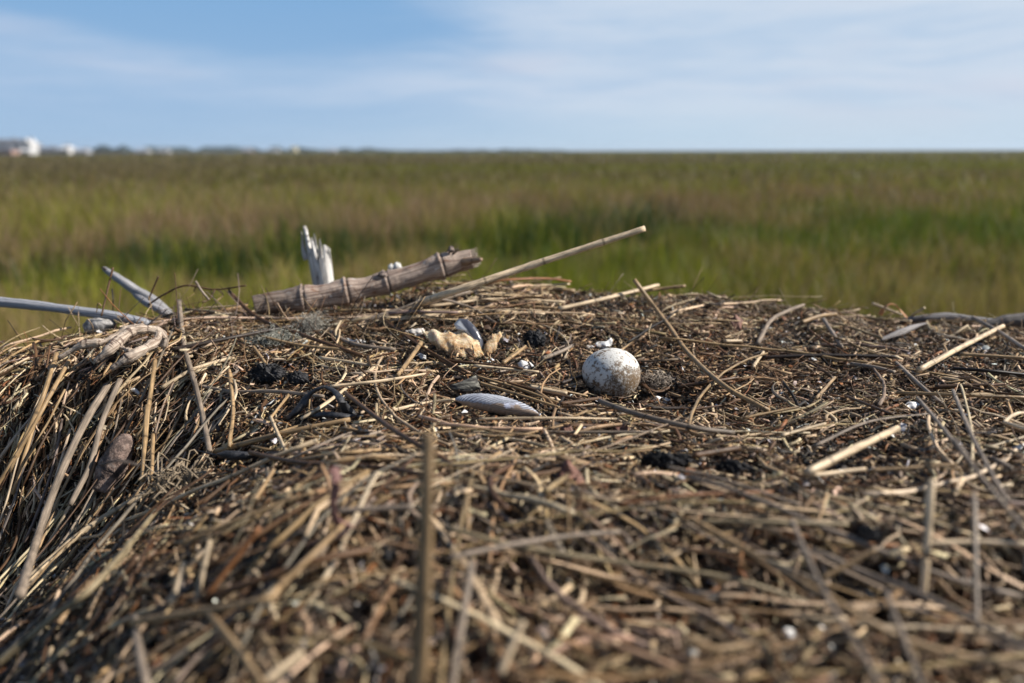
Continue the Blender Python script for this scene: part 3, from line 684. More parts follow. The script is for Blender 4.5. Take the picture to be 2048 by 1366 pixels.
F_ = dict(mat=None)
STALKS = [
 # name, points, width px, colour, label, extras
 ('twig', [(358,603,.014),(368,690,.012),(388,760,.016),(405,830,.02),(419,902,.02)], 9, 'grey', 'grey knobby twig running down the slope from the rim, right of the knobby root', dict(mat='w', nodes=.03, cat='twig')),
 ('twig', [(458,583,.03),(516,635,.02),(602,669,.018),(700,703,.014),(738,717,.008)], 7.5, 'brown', 'long brown twig slanting down from the left end of the ringed rhizome', dict(cat='twig')),
 ('twig', [(344,700,.014),(450,678,.016),(590,651,.022)], 9, 'dark', 'dark brown stem with a broken tip below the ringed rhizome', dict(cat='twig', colmul=2.0)),
 ('reed_stalk', [(323,776,.012),(389,738,.014),(468,714,.012)], 8.5, 'pale', 'short pale reed crossing behind the grey knobby twig', dict(cat='reed', nodes=.04)),
 ('dry_straw', [(113,707,.02),(92,775,.03),(75,820,.035),(20,945,.03)], 9, 'tan', 'orange tan straw hanging from the tip of the knobby root, outer one of two', {}),
 ('dry_straw', [(138,721,.02),(95,800,.03),(45,890,.03),(-30,1010,.03)], 8, 'tan', 'orange tan straw hanging from the knobby root, inner one of two', {}),
 ('branch', [(215,772,.02),(172,841,.04),(120,950,.05),(75,1075,.05),(40,1190,.05)], 14, 'grey', 'thick grey stalk sliding down the left slope below the knobby root', dict(mat='w', cat='branch', nodes=.05)),
 ('branch', [(240,760,.02),(205,841,.035),(180,930,.04),(140,1010,.04)], 11, 'grey', 'grey stalk alongside the thick grey stalk on the left slope', dict(mat='w', cat='branch')),
 ('dry_straw', [(310,721,.02),(292,841,.03),(272,876,.03)], 9, 'tan', 'tan straw hanging below the right bend of the knobby root', {}),
 ('dry_straw', [(295,812,.03),(290,880,.035),(286,960,.035)], 11, 'tan', 'tan straw standing in front of the brown stem base', {}),
 ('dry_straw', [(306,870,.03),(303,960,.035)], 8, 'tan', 'short tan straw beside the brown stem base, right of the other one', {}),
 ('dry_straw', [(458,741,.012),(466,817,.022),(458,893,.02)], 8, 'tan', 'tan straw pointing down the slope right of the grey knobby twig', {}),
 ('dry_straw', [(409,817,.02),(390,862,.025),(372,902,.02)], 6, 'tan', 'thin tan straw leaning against the lower end of the grey knobby twig', {}),
 ('dry_straw', [(583,783,.012),(541,836,.02)], 6, 'tan', 'upper arm of a bent straw left of the black seaweed', {}),
 ('dry_straw', [(541,834,.022),(556,868,.02),(573,905,.014)], 7, 'pale', 'lower arm of a bent straw left of the black seaweed', {}),
 ('reed_stalk', [(430,903,.016),(560,868,.018),(700,839,.014)], 11, 'tan', 'long tan reed rising rightwards below the black seaweed', dict(cat='reed')),
 ('reed_stalk', [(396,772,.012),(470,784,.014),(550,783,.014),(647,793,.012)], 8.5, 'grey', 'grey-brown stem crossing behind the black seaweed', dict(cat='reed', nodes=.06)),
 ('reed_stalk', [(602,838,.014),(650,808,.016),(748,734,.014)], 10, 'pale', 'pale split reed passing through the loop of the black seaweed', dict(cat='reed', flat=.6)),
 ('reed_stalk', [(583,918,.016),(640,890,.018),(700,865,.012)], 10, 'grey', 'short grey split reed below the long tan reed', dict(cat='reed', flat=.5)),
 ('reed_stalk', [(600,920,.014),(700,905,.014),(775,898,.012)], 9, 'tan', 'tan reed lying level left of the upright blurred stalk', dict(cat='reed')),
 ('twig', [(500,905,.02),(600,925,.02),(760,935,.018),(850,950,.016)], 9, 'brown', 'brown stem running behind the upright blurred stalk', dict(cat='twig')),
 ('twig', [(690,786,.012),(740,825,.022),(800,868,.025),(900,925,.016),(985,965,.01)], 9, 'brown', 'long brown stem slanting past the top of the upright blurred stalk', dict(cat='twig')),
 ('twig', [(226,535,.98),(217,572,.97),(203,632,.95)], 4, 'brown', 'thin twig standing in front of the forked driftwood', dict(cat='twig')),
 ('twig', [(317,553,1.0),(305,580,1.0),(297,600,1.0)], 3.5, 'brown', 'thin twig sticking up just right of the forked driftwood', dict(cat='twig')),
 ('twig', [(296,610,1.02),(330,588,1.02),(372,571,1.02),(430,579,1.02),(492,571,1.02)], 3.8, 'brown', 'thin branching twig arching over the rim left of the ringed rhizome', dict(cat='twig')),
 ('twig', [(391,562,1.0),(402,580,1.0),(418,600,1.0)], 5, 'grey', 'short pale twig leaning under the arching twig', dict(cat='twig')),
 ('reed_stalk', [(838,607,.004),(880,592,.95),(1050,535,.955),(1290,457,.96)], 15, 'pale', 'long pale reed rising from the rim into the open air', dict(cat='reed', w2=12, nodes=.085, S=60, colmul=1.2)),
 ('reed_stalk', [(716,648,.008),(830,612,.016),(938,583,.02)], 14, 'grey', 'thick grey-tan reed lying below the long rising pale reed', dict(cat='reed')),
 ('reed_stalk', [(1117,618,.014),(1210,597,.020),(1316,570,.03)], 12, 'pale', 'pale flattened reed lying up over the back rim', dict(cat='reed', flat=.7)),
 ('reed_stalk', [(1222,591,.018),(1300,580,.024),(1371,572,.03)], 7, 'tan', 'thin tan reed poking past the pale flattened one on the back rim', dict(cat='reed')),
 ('twig', [(1268,559,.05),(1307,612,.02),(1340,655,.018),(1375,704,.02),(1446,770,.022),(1538,822,.010)], 8.5, 'tan', 'long curved stem sweeping from the back rim down past the egg', dict(cat='stem', S=44)),
 ('twig', [(763,637,.014),(856,599,.03),(935,613,.022),(998,650,.010)], 6, 'grey', 'thin grey stem arched over the foot of the rising reed', dict(cat='stem')),
 ('reed_stalk', [(655,657,.012),(700,686,.014),(790,700,.012)], 9, 'grey', 'grey bent reed left of the foamy scrap', dict(cat='reed')),
 ('dry_straw', [(763,636,.012),(829,684,.014),(935,745,.012)], 5, 'brown', 'thin brown straw passing under the left tip of the foamy scrap', {}),
 ('dry_straw', [(842,686,.02),(822,715,.018),(795,751,.014)], 9, 'tan', 'thick tan straw leaning against the left tip of the foamy scrap', {}),
 ('dry_straw', [(507,694,.012),(530,725,.014)], 7, 'tan', 'short tan straw left of the grey moss', {}),
 ('dry_straw', [(639,715,.014),(763,734,.014)], 7, 'pale', 'pale straw lying level above the black seaweed', {}),
 ('dry_straw', [(660,773,.014),(760,762,.018),(852,748,.012)], 7, 'pale', 'pale straw lying right of the top of the black seaweed', {}),
 ('dry_straw', [(948,731,.016),(1078,744,.016)], 6, 'pale', 'pale stiff straw lying below the foamy scrap', dict(colmul=1.1)),
 ('dry_straw', [(885,720,.014),(1046,737,.016)], 6, 'brown', 'brown straw lying just above the pale stiff straw', {}),
 ('reed_stalk', [(1060,773,.016),(1134,787,.014)], 9, 'pale', 'stubby pale reed between the ribbed shell and the egg', dict(cat='reed')),
 ('dry_straw', [(958,838,.020),(1100,836,.022),(1238,838,.018)], 5.5, 'pale', 'long thin pale straw lying in front of the ribbed shell', {}),
 ('twig', [(1121,808,.02),(1203,796,.02)], 8, 'brown', 'short brown stem left of the dark stem in front of the egg', dict(cat='twig')),
 ('twig', [(1199,802,.02),(1263,825,.024),(1380,854,.022),(1468,866,.016)], 11, 'grey', 'long dark grey-brown stem lying in front of the egg', dict(cat='stem', colmul=.75)),
 ('dry_straw', [(1290,842,.014),(1350,858,.014),(1400,895,.008)], 7, 'grey', 'curled grey leaf strip below the dark stem in front of the egg', dict(flat=.25)),
 ('dry_straw', [(952,752,.012),(1040,778,.016),(1122,808,.012)], 6, 'tan', 'upper straw of the bundle between the ribbed shell and the egg', {}),
 ('dry_straw', [(958,765,.012),(1040,790,.014),(1118,815,.012)], 6, 'tan', 'middle straw of the bundle between the ribbed shell and the egg', {}),
 ('dry_straw', [(1010,764,.014),(1090,785,.014),(1165,800,.012)], 6, 'brown', 'lower straw of the bundle between the ribbed shell and the egg', {}),
 ('dry_straw', [(1050,766,.012),(1110,778,.014),(1175,792,.010)], 5, 'tan', 'thin straw pointing at the foot of the egg from the left', {}),
 ('dry_straw', [(1006,726,.014),(1051,693,.014)], 8, 'tan', 'short tan straw right of the foamy scrap', {}),
 ('reed_stalk', [(1085,717,.014),(1120,704,.018),(1145,691,.014)], 9, 'grey', 'short bent grey reed behind the egg on its left', dict(cat='reed')),
 ('dry_straw', [(780,822,.014),(850,806,.014),(910,799,.014)], 7, 'pale', 'pale straw ending at the left tip of the ribbed shell', {}),
 ('twig', [(1123,766,.014),(1170,750,.016)], 7, 'dark', 'short dark stem touching the left side of the egg', dict(cat='twig', colmul=2)),
 ('dry_straw', [(780,646,.014),(882,720,.014),(930,748,.010)], 6, 'brown', 'brown straw running under the foamy scrap', {}),
 ('dry_straw', [(1240,702,.014),(1268,679,.016)], 6, 'tan', 'short straw sticking up behind the top of the egg', {}),
 ('reed_stalk', [(1838,740,.016),(1925,693,.022),(2006,652,.024)], 12, 'pale', 'pale broken reed below the log on the right rim', dict(cat='reed', nodes=.06)),
 ('reed_stalk', [(1614,946,.022),(1700,902,.028),(1795,857,.026)], 18, 'pale', 'thick pale reed with a cut end on the right', dict(cat='reed')),
 ('twig', [(1515,688,.012),(1541,642,.024),(1575,622,.03),(1607,610,.03)], 9, 'grey', 'bent pale twig standing out near the back rim', dict(cat='twig', mat='w', nodes=.03)),
 ('dry_straw', [(1603,645,.02),(1640,632,.02),(1672,628,.02)], 8, 'tan', 'tan stem lying level right of the bent pale twig', {}),
 ('dry_straw', [(1647,639,.02),(1684,695,.014)], 8, 'grey', 'grey straw slanting down right of the bent pale twig', {}),
 ('reed_stalk', [(1702,728,.016),(1750,735,.016),(1789,745,.014)], 9, 'grey', 'grey speckled reed piece in the middle right of the nest', dict(cat='reed')),
 ('dry_straw', [(1793,726,.014),(1840,770,.018),(1884,808,.012)], 8, 'grey', 'grey straw slanting down below the pale broken reed', {}),
 ('dry_straw', [(1793,785,.018),(1920,790,.022),(2050,795,.02)], 7, 'tan', 'long level tan straw reaching the right edge of the photo', {}),
 ('dry_straw', [(1906,781,.03),(1930,840,.035),(1957,898,.035),(2014,1002,.03)], 7, 'grey', 'long greyish straw dropping towards the lower right, right of two', {}),
 ('dry_straw', [(1835,796,.03),(1884,854,.035),(1976,971,.03)], 7, 'grey', 'long greyish straw dropping towards the lower right, left of two', {}),
 ('dry_straw', [(1629,891,.02),(1738,843,.026),(1855,827,.02)], 8, 'grey', 'arched grey leaf blade above the thick pale reed', dict(flat=.3)),
 ('dry_straw', [(1563,871,.016),(1651,847,.016)], 7, 'pale', 'short pale straw left of the arched grey blade', {}),
 ('dry_straw', [(1486,836,.014),(1596,814,.016)], 6, 'tan', 'tan straw right of the lower end of the long curved stem', {}),
 ('dry_straw', [(1632,797,.014),(1670,755,.018)], 7, 'tan', 'tan straw standing in the middle of the right half', {}),
 ('dry_straw', [(1691,792,.014),(1786,829,.014)], 6, 'brown', 'thin brown straw above the arched grey blade', {}),
 ('twig', [(1906,737,.018),(1980,742,.02),(2050,749,.018)], 7, 'dark', 'black stem reaching the right edge of the photo', dict(cat='stem')),
 ('twig', [(1300,816,.014),(1388,818,.014)], 8, 'dark', 'short dark stem lying right of the egg foot', dict(cat='twig', colmul=2)),
 ('dry_straw', [(1450,682,.014),(1483,682,.014)], 7, 'pale', 'very short bright straw piece below the back rim', {}),
 ('dry_straw', [(1506,734,.014),(1527,704,.018)], 7, 'pale', 'small pale splinter standing right of the long curved stem', {}),
 ('reed_stalk', [(1388,911,.02),(1479,896,.02)], 12, 'brown', 'stout brown stem piece above the black clods', dict(cat='reed')),
 ('reed_stalk', [(1625,951,.02),(1731,938,.02)], 10, 'pale', 'pale reed piece lying at the foot of the thick pale reed', dict(cat='reed')),
 ('twig', [(1336,934,.02),(1430,955,.022),(1519,984,.02),(1600,1010,.014)], 7.5, 'grey', 'long grey stem crossing below the black clods', dict(cat='stem')),
 ('reed_stalk', [(1862,960,.05),(1856,1070,.04),(1845,1190,.02)], 17, 'pale', 'pale upright reed blurred near the lower right', dict(cat='reed')),
 ('dry_straw', [(1744,606,.03),(1804,630,.02)], 5, 'pale', 'small pale straw poking over the rim near the log', {}),
 ('dry_straw', [(1946,635,.025),(2000,665,.024),(2050,698,.02)], 8, 'grey', 'grey straw crossing in front of the log on the right rim', {}),
 ('dry_straw', [(1358,774,.014),(1420,764,.018),(1477,755,.014)], 8, 'brown', 'brown straw crossing under the long curved stem', {}),
 ('twig', [(1519,715,.014),(1650,711,.018),(1797,714,.014)], 8, 'dark', 'long dark stem lying level across the right half', dict(cat='stem', colmul=1.8)),
 ('twig', [(1870,774,.014),(1987,770,.016)], 9, 'brown', 'blunt brown stem above the long level tan straw', dict(cat='stem')),
 ('dry_straw', [(1921,708,.018),(2050,716,.02)], 7, 'tan', 'tan straw reaching the right edge above the black stem', {}),
 ('dry_straw', [(48,1166,.03),(176,1056,.03),(325,966,.016)], 13, 'pale', 'pale olive straw rising rightwards above the lower left corner', {}),
 ('dry_straw', [(-20,1340,.04),(100,1240,.04),(198,1161,.035),(312,1022,.02)], 15, 'green', 'dull olive stalk rising from the lower left corner', {}),
 ('reed_stalk', [(292,1370,.03),(276,1290,.03),(270,1235,.02)], 20, 'grey', 'thick grey-tan stub at the bottom, lower arm of a bent reed', dict(cat='reed')),
 ('reed_stalk', [(264,1245,.03),(400,1222,.03),(527,1200,.03),(560,1172,.03)], 15, 'tan', 'long tan reed in the blurred lower left, upper arm of a bent reed', dict(cat='reed')),
 ('reed_stalk', [(556,1176,.03),(640,1095,.03),(700,1036,.02)], 12, 'tan', 'tan reed rising towards the pink shred', dict(cat='reed')),
 ('reed_stalk', [(413,1190,.02),(519,1056,.04)], 13, 'rust', 'straight orange tan reed in the blurred lower left', dict(cat='reed', colmul=1.35)),
 ('branch', [(380,1205,.02),(520,1160,.02),(640,1120,.02),(745,1098,.014)], 17, 'brown', 'stout brown stem under the crossing tan reeds', dict(cat='branch', colmul=1.2)),
 ('reed_stalk', [(417,1225,.03),(470,1290,.03),(525,1368,.03)], 15, 'tan', 'tan stem slanting to the bottom edge, left arm of a V', dict(cat='reed')),
 ('reed_stalk', [(530,1362,.03),(606,1304,.03)], 15, 'pale', 'pale stub at the bottom edge, right arm of a V', dict(cat='reed')),
 ('dry_straw', [(343,1210,.02),(369,1124,.03)], 13, 'pale', 'pale straw stub left of the orange tan reed', dict(colmul=.95)),
 ('dry_straw', [(391,1208,.02),(420,1080,.035)], 12, 'pale', 'taller pale straw stub touching the orange tan reed', dict(colmul=.7)),
 ('dry_straw', [(360,1088,.02),(500,1030,.02),(628,984,.014)], 9, 'tan', 'tan straw rising rightwards above the orange tan reed', {}),
 ('dry_straw', [(540,987,.014),(600,965,.016),(662,944,.014)], 11, 'brown', 'brown straw ending at the top of the pink shred', {}),
 ('dry_straw', [(510,1000,.016),(547,940,.022)], 9, 'tan', 'tan straw standing left of the pink shred', {}),
 ('dry_straw', [(672,1022,.016),(826,1013,.018)], 12, 'grey', 'greyish straw running from the pink shred to the upright stalk', {}),
 ('reed_stalk', [(857,866,.335),(853,980,.325),(848,1144,.315),(834,1400,.30)], 26, 'tan', 'upright blurred stalk standing up in front of the camera', dict(cat='stalk', w2=42, S=30, colmul=.75, flat=.5)),
 ('reed_stalk', [(1945-1000,1120,.04),(925,1240,.03),(903,1385,.02)], 15, 'grey', 'grey flat reed at the bottom just right of the upright stalk', dict(cat='reed', flat=.4)),
 ('reed_stalk', [(900,1115,.03),(1040,1087,.035),(1140,1072,.03),(1240,1064,.02)], 12, 'grey', 'long pale grey stem rising right from the upright stalk', dict(cat='stem')),
 ('reed_stalk', [(895,1056,.03),(1040,1094,.03),(1240,1125,.03),(1460,1157,.03),(1640,1215,.02)], 12, 'green', 'long olive stem sloping down through the lower middle', dict(cat='stem')),
 ('reed_stalk', [(1382,1037,.035),(1520,1115,.04),(1657,1194,.04),(1825,1284,.03),(2060,1340,.02)], 12, 'tan', 'long tan stem sloping down through the lower right', dict(cat='stem')),
 ('dry_straw', [(1584,1042,.04),(1645,1177,.045),(1720,1300,.04),(1762,1380,.03)], 9, 'grey', 'grey straw dropping steeply across the long tan stem', {}),
 ('dry_straw', [(1774,1188,.035),(1842,1370,.03)], 11, 'grey', 'grey straw dropping to the bottom edge at the right', {}),
 ('reed_stalk', [(1001,1348,.02),(1046,1242,.04)], 16, 'pale', 'pale stub standing near the bottom centre', dict(cat='reed')),
 ('dry_straw', [(1135,947,.05),(1138,1087,.02)], 6, 'tan', 'thin straw standing bolt upright in the lower middle', {}),
 ('dry_straw', [(1645,1157,.03),(1752,1098,.04)], 11, 'tan', 'tan straw rising rightwards across the long tan stem', {}),
 ('dry_straw', [(1623,1098,.03),(1740,1150,.035),(1853,1194,.035),(2060,1300,.03)], 12, 'grey', 'grey-tan straw sloping down to the right edge of the photo', {}),
 ('dry_straw', [(1948,986,.05),(1954,1261,.02)], 10, 'grey', 'grey straw standing upright near the right edge', {}),
 ('reed_stalk', [(1853,1087,.035),(1960,1084,.035),(2060,1088,.035)], 12, 'pale', 'pale level stem reaching the right edge low down', dict(cat='stem')),
 ('twig', [(1236,1009,.02),(1380,990,.022),(1545,984,.02)], 8, 'rust', 'reddish brown stem lying level below the long grey stem', dict(cat='stem', colmul=.7)),
 ('reed_stalk', [(1376,1272,.02),(1430,1297,.02),(1518,1284,.02)], 13, 'tan', 'short bent tan piece near the bottom right of centre', dict(cat='reed')),
 ('dry_straw', [(934,998,.03),(936,1066,.02)], 7, 'tan', 'short upright straw right of the upright blurred stalk', {}),
 ('dry_straw', [(1741,941,.02),(1931,928,.024)], 8, 'tan', 'tan straw lying level right of the thick pale reed', {}),
 ('dry_straw', [(1909,880,.05),(1975,970,.05),(2060,1072,.04)], 9, 'grey', 'grey straw slanting across the right edge', {}),
 ('reed_stalk', [(1404,1042,.02),(1560,1045,.024),(1696,1049,.02)], 10, 'green', 'olive stem lying level left of the pale upright reed', dict(cat='stem')),
]
for nm, pts, w, ck, lab, ex in STALKS:
    ex = dict(ex)
    if ex.get('mat') == 'w': ex['mat'] = M_WOOD
    o = stalk(nm, pts, w, ck, lab, **ex)

# twigs' side shoots
def shoot(parent_name_label, pts, w, colk):
    root = next(o for o in COL.objects if o.get('label') == parent_name_label)
    P = [at(*p) for p in pts]; C = spline(P, 10); Z0 = (P[0] - EYE).dot(fwd)
    R = np.linspace(w / 2, w / 3.2, 10) * Z0 / FPX
    o = one_tube('side_shoot', C, R, M_STRAW, np.array(PAL[colk]), K=8); settle(o, root)
arch = 'thin branching twig arching over the rim left of the ringed rhizome'
shoot(arch, [(392,573,1.02),(387,583,1.02)], 3, 'brown'); shoot(arch, [(430,579,1.02),(420,597,1.01),(405,606,1.0)], 3.4, 'brown')
shoot(arch, [(455,575,1.02),(462,585,1.02),(470,600,1.01)], 3.4, 'brown'); shoot(arch, [(436,579,1.02),(446,590,1.02),(432,603,1.01)], 3, 'tan')
stf = 'thin twig standing in front of the forked driftwood'
shoot(stf, [(224,578,.97),(226,600,.96),(226,622,.96)], 3, 'dark'); shoot(stf, [(203,612,.95),(196,607,.95),(193,625,.95)], 3, 'tan')

# ---- the egg
def place_z(px, py, Y): return at(px, py, Y)
c0 = at(1222, 748, 0.0215); EZ = (c0 - EYE).dot(fwd) / FPX
def egg_mesh(L, Wd, nseg=64, nr=48):
    vs = []; 
    for j in range(nr + 1):
        t = PI * j / nr; x = -L / 2 * math.cos(t)
        rr = Wd / 2 * math.sin(t) * (1 + 0.10 * math.cos(t) * -1)
        for i in range(nseg):
            a = 2 * PI * i / nseg; vs.append((x, rr * math.cos(a), rr * math.sin(a)))
    q = [(j * nseg + i, j * nseg + (i + 1) % nseg, (j + 1) * nseg + (i + 1) % nseg, (j + 1) * nseg + i) for j in range(nr) for i in range(nseg)]
    return np.array(vs), np.array(q)
m, k, b = new_mat('egg_shell')
tcn = k.new('ShaderNodeTexCoord').outputs['Object']
sp = k.noise(tcn, 260, 6, 0.75); sp2 = k.noise(tcn, 55, 5, 0.7); sp3 = k.noise(k.mapping(tcn, (1, 1, 1), (.3, .2, .1)), 420, 4, 0.7)
sx = k.new('ShaderNodeSeparateXYZ'); k.put(sx.inputs[0], tcn)
# mud lies thick on the lower right of the shell, in a patch, and thin on the rest
patch = k.math('ADD', k.math('ADD', k.math('MULTIPLY', sx.outputs[0], 6.0), k.math('MULTIPLY', sx.outputs[2], -9.5)), 0.07)
thr = k.math('ADD', k.math('ADD', k.math('MULTIPLY', sp, 0.55), k.math('MULTIPLY', sp2, 0.55)), patch)
mud = k.ramp(thr, 0.54, 0.625)
spk = k.ramp(k.math('ADD', k.math('MULTIPLY', sp, 0.7), k.math('MULTIPLY', sp2, 0.4)), 0.545, 0.60)
cc_ = k.mix(k.noise(tcn, 30, 3), (0.68, 0.67, 0.63), (0.54, 0.53, 0.50))
cc_ = k.mix(k.math('MULTIPLY', spk, 0.85), cc_, (0.15, 0.092, 0.045))
cc_ = k.mix(k.math('MULTIPLY', mud, k.ramp(sp3, 0.66, 0.40, 0.25, 0.97)), cc_, k.mix(sp2, (0.060, 0.034, 0.014), (0.190, 0.120, 0.058)))
k.put(b.inputs['Base Color'], cc_); b.inputs['Roughness'].default_value = 0.55
b.inputs['Subsurface Weight'].default_value = 0.05; b.inputs['Subsurface Radius'].default_value = (0.004, 0.003, 0.002)
bump(k, b, k.math('ADD', k.math('MULTIPLY', mud, 0.6), k.noise(tcn, 500, 4, 0.7)), 0.0006)
V, Q = egg_mesh(117 * EZ, 106 * EZ); V = V * np.array([1, 1, 1.0])
o = link('egg', mesh_np('egg', V, Q), m); o.location = c0; o.rotation_euler = (0.1, rad(12), rad(-14))
tag(o, 'white egg blotched with brown mud, resting in the hollow of the nest', 'egg')

# ---- generic flat-ish lumps from a photo outline
def lump(name, outline, dist, thick, mat, lean=0.6, rough=0.12, seed=1, rings=7, wave=0.0, sub=10, freq=2.2):
    """outline: photo px polygon, put on a plane through its middle that leans back by lean (rad from vertical); given thickness by ridge profile"""
    O = np.array(outline, float); cpx = O.mean(0)
    if dist is None: c = at(cpx[0], O[:, 1].max(), 0.003)
    else: c = at(cpx[0], cpx[1], dist)
    nrm = Vector((0, -math.cos(lean), math.sin(lean)))
    pts = []
    M_ = len(O)
    # resample the outline
    for i in range(M_):
        for s in range(sub):
            p = O[i] * (1 - s / sub) + O[(i + 1) % M_] * s / sub; r_ = ray(*p)
            t = (c - EYE).dot(nrm) / r_.dot(nrm); pts.append(np.array(EYE + r_ * t))
    P = np.array(pts); rr = np.random.default_rng(seed); n_ = len(P); cen = P.mean(0)
    scale = np.linalg.norm(P - cen, axis=1).mean(); nv = np.array(nrm)
    P = P + (rr.normal(0, rough * scale * 0.12, (n_, 1))) * (P - cen) / scale
    V = []; 
    def ring(f, side):
        base = cen + (P - cen) * f
        hgt = thick * math.sqrt(max(0, 1 - f * f)) * side
        u = (base @ np.array([1, 0.3, 0.2])) / scale * freq; v = (base @ np.array([0.1, 0.5, 1.0])) / scale * freq
        nz = fbm(u + seed, v + 3 * seed, seed, 4) - 0.5
        w = np.array([math.sin(3.1 * a + seed) for a in u]) * wave * scale * (f)
        return base + nv * (hgt + nz[:, None] * rough * scale * (1.0 if f < 0.99 else 0.5) + w[:, None])
    fr = [1 - (i / rings) for i in range(rings)]
    A = [ring(f, 1) for f in fr]; Bk = [ring(f, -0.5) for f in fr[1:]]
    allr = A + Bk; V = np.concatenate(allr + [(cen + nv * thick)[None], (cen - nv * thick * 0.5)[None]])
    Q = []; T3 = []
    for a in range(len(A) - 1):
        for i in range(n_): j = (i + 1) % n_; Q.append((a * n_ + i, a * n_ + j, (a + 1) * n_ + j, (a + 1) * n_ + i))
    idx = [0] + list(range(len(A), len(A) + len(Bk)))
    for a in range(len(idx) - 1):
        for i in range(n_): j = (i + 1) % n_; Q.append((idx[a] * n_ + j, idx[a] * n_ + i, idx[a + 1] * n_ + i, idx[a + 1] * n_ + j))
    ft = len(V) - 2
    for i in range(n_): j = (i + 1) % n_; T3.append(((len(A) - 1) * n_ + i, (len(A) - 1) * n_ + j, ft)); T3.append((idx[-1] * n_ + j, idx[-1] * n_ + i, ft + 1))
    cm = V.mean(0); o = link(name, mesh_np(name, V - cm, np.array(Q), np.array(T3)), mat); o.location = cm
    bm = bmesh.new(); bm.from_mesh(o.data); bmesh.ops.recalc_face_normals(bm, faces=bm.faces); bm.to_mesh(o.data); bm.free()
    return o

# ---- ribbed shell
m, k, b = new_mat('ribbed_shell')
tcn = k.new('ShaderNodeTexCoord').outputs['Object']
st0 = attr(k, 'st').outputs['Vector']; sx = k.new('ShaderNodeSeparateXYZ'); k.put(sx.inputs[0], st0)   # (along, across, rib phase)
rib = k.math('SINE', k.math('MULTIPLY', sx.outputs[2], 2 * PI))
base_ = k.mix(k.ramp(k.noise(tcn, 90, 4, 0.6), 0.35, 0.65), (0.52, 0.55, 0.61), (0.34, 0.37, 0.43))
base_ = k.mix(k.ramp(rib, 0.7, -0.6, 0.0, 0.9), base_, (0.11, 0.10, 0.12))
# brown skin still clings to the lower right
sk = k.math('ADD', k.math('ADD', k.math('MULTIPLY', sx.outputs[0], 0.55), k.math('MULTIPLY', sx.outputs[1], -0.55)), k.math('MULTIPLY', k.noise(tcn, 70, 4, 0.6), 0.9))
base_ = k.mix(k.ramp(sk, 0.74, 0.84), base_, k.mix(k.noise(tcn, 300, 3), (0.20, 0.14, 0.10), (0.36, 0.28, 0.22)))
vi = k.ramp(k.noise(k.mapping(tcn, (1, 1, 1), (5, 5, 5)), 60, 3), 0.60, 0.66)
base_ = k.mix(k.math('MULTIPLY', vi, k.ramp(sx.outputs[0], 0.45, 0.6)), base_, (0.62, 0.64, 0.76))
k.put(b.inputs['Base Color'], base_); b.inputs['Roughness'].default_value = 0.5
bump(k, b, k.noise(tcn, 400, 3), 0.0003)
Ysh = at(995, 826, 0.006).y; pa = at(910, 799, Ysh + .012); pb = at(1080, 829, Ysh - .012)
ax = (pb - pa); Ls = ax.length; ax.normalize()
nb = Vector((0.05, -0.80, 0.60)); nb = (nb - ax * nb.dot(ax)).normalized(); cr = nb.cross(ax).normalized()
if cr.z < 0: cr = -cr
NS, NC = 320, 80; V = []; ST = []
for i in range(NS):
    s = i / (NS - 1)
    up_w = 0.0115 * (math.sin(PI * min(1, s * 1.02)) ** 0.55) * (1 - 0.15 * s); lo_w = 0.0065 * math.sin(PI * s) ** 0.6
    for j in range(NC):
        v = -1 + 2 * j / (NC - 1); w_ = (up_w if v > 0 else lo_w) * v
        dome = 0.0085 * math.sin(PI * s) ** 0.6 * math.sqrt(max(0, 1 - v * v)) 
        # ribs fan from the beak near the upper left
        dxb = (s - 0.22) * Ls; dyb = 0.026 - w_
        ph = s * 22 - v * 2.6 + 1.2 * math.sin(5 * s + 1.5 * v) + 0.5 * math.sin(13 * s)
        rb = 0.00024 * math.cos(2 * PI * ph) * math.sin(PI * s) ** 0.3
        p = pa + ax * (s * Ls) + cr * w_ + nb * (dome + rb)
        V.append(p); ST.append((s, v, ph))
V = np.array([list(p) for p in V]); q = [(i * NC + j, (i + 1) * NC + j, (i + 1) * NC + j + 1, i * NC + j + 1) for i in range(NS - 1) for j in range(NC - 1)]
cm = V.mean(0); o = link('seashell', mesh_np('seashell', V - cm, np.array(q), None, {'st': np.array(ST)}), m); o.location = cm
md = o.modifiers.new('thick', 'SOLIDIFY'); md.thickness = 0.0012; md.offset = -1 if True else 1
tag(o, 'long ribbed blue-grey shell lying left of the egg', 'shell')

# ---- foamy scrap
m, k, b = new_mat('foam_scrap')
tcn = k.new('ShaderNodeTexCoord').outputs['Object']
nz = k.noise(tcn, 120, 6, 0.7)
c = k.mix(k.ramp(nz, 0.38, 0.66), (0.44, 0.26, 0.115), (0.76, 0.62, 0.41))
c = k.mix(k.ramp(k.noise(k.mapping(tcn, (1, 1, 1), (2, 2, 2)), 45, 3), 0.45, 0.65), c, k.mix(0.5, c, (0.86, 0.74, 0.54)))
k.put(b.inputs['Base Color'], c); b.inputs['Roughness'].default_value = 0.75
b.inputs['Subsurface Weight'].default_value = 0.35; b.inputs['Subsurface Radius'].default_value = (0.02, 0.011, 0.005); b.inputs['Subsurface Scale'].default_value = 0.4
bump(k, b, k.noise(tcn, 260, 6, 0.75), 0.003)
foam = lump('sponge_scrap', [(843,664),(862,660),(890,668),(912,664),(922,656),(940,660),(955,676),(963,700),(968,712),(952,717),(925,716),(900,708),(880,698),(858,682)], None, 0.006, m, lean=1.0, rough=0.13, seed=4, rings=22, wave=0.05, sub=22, freq=3.4)
tag(foam, 'yellow-tan foamy scrap like torn bread crumb, left of the egg', 'sponge')
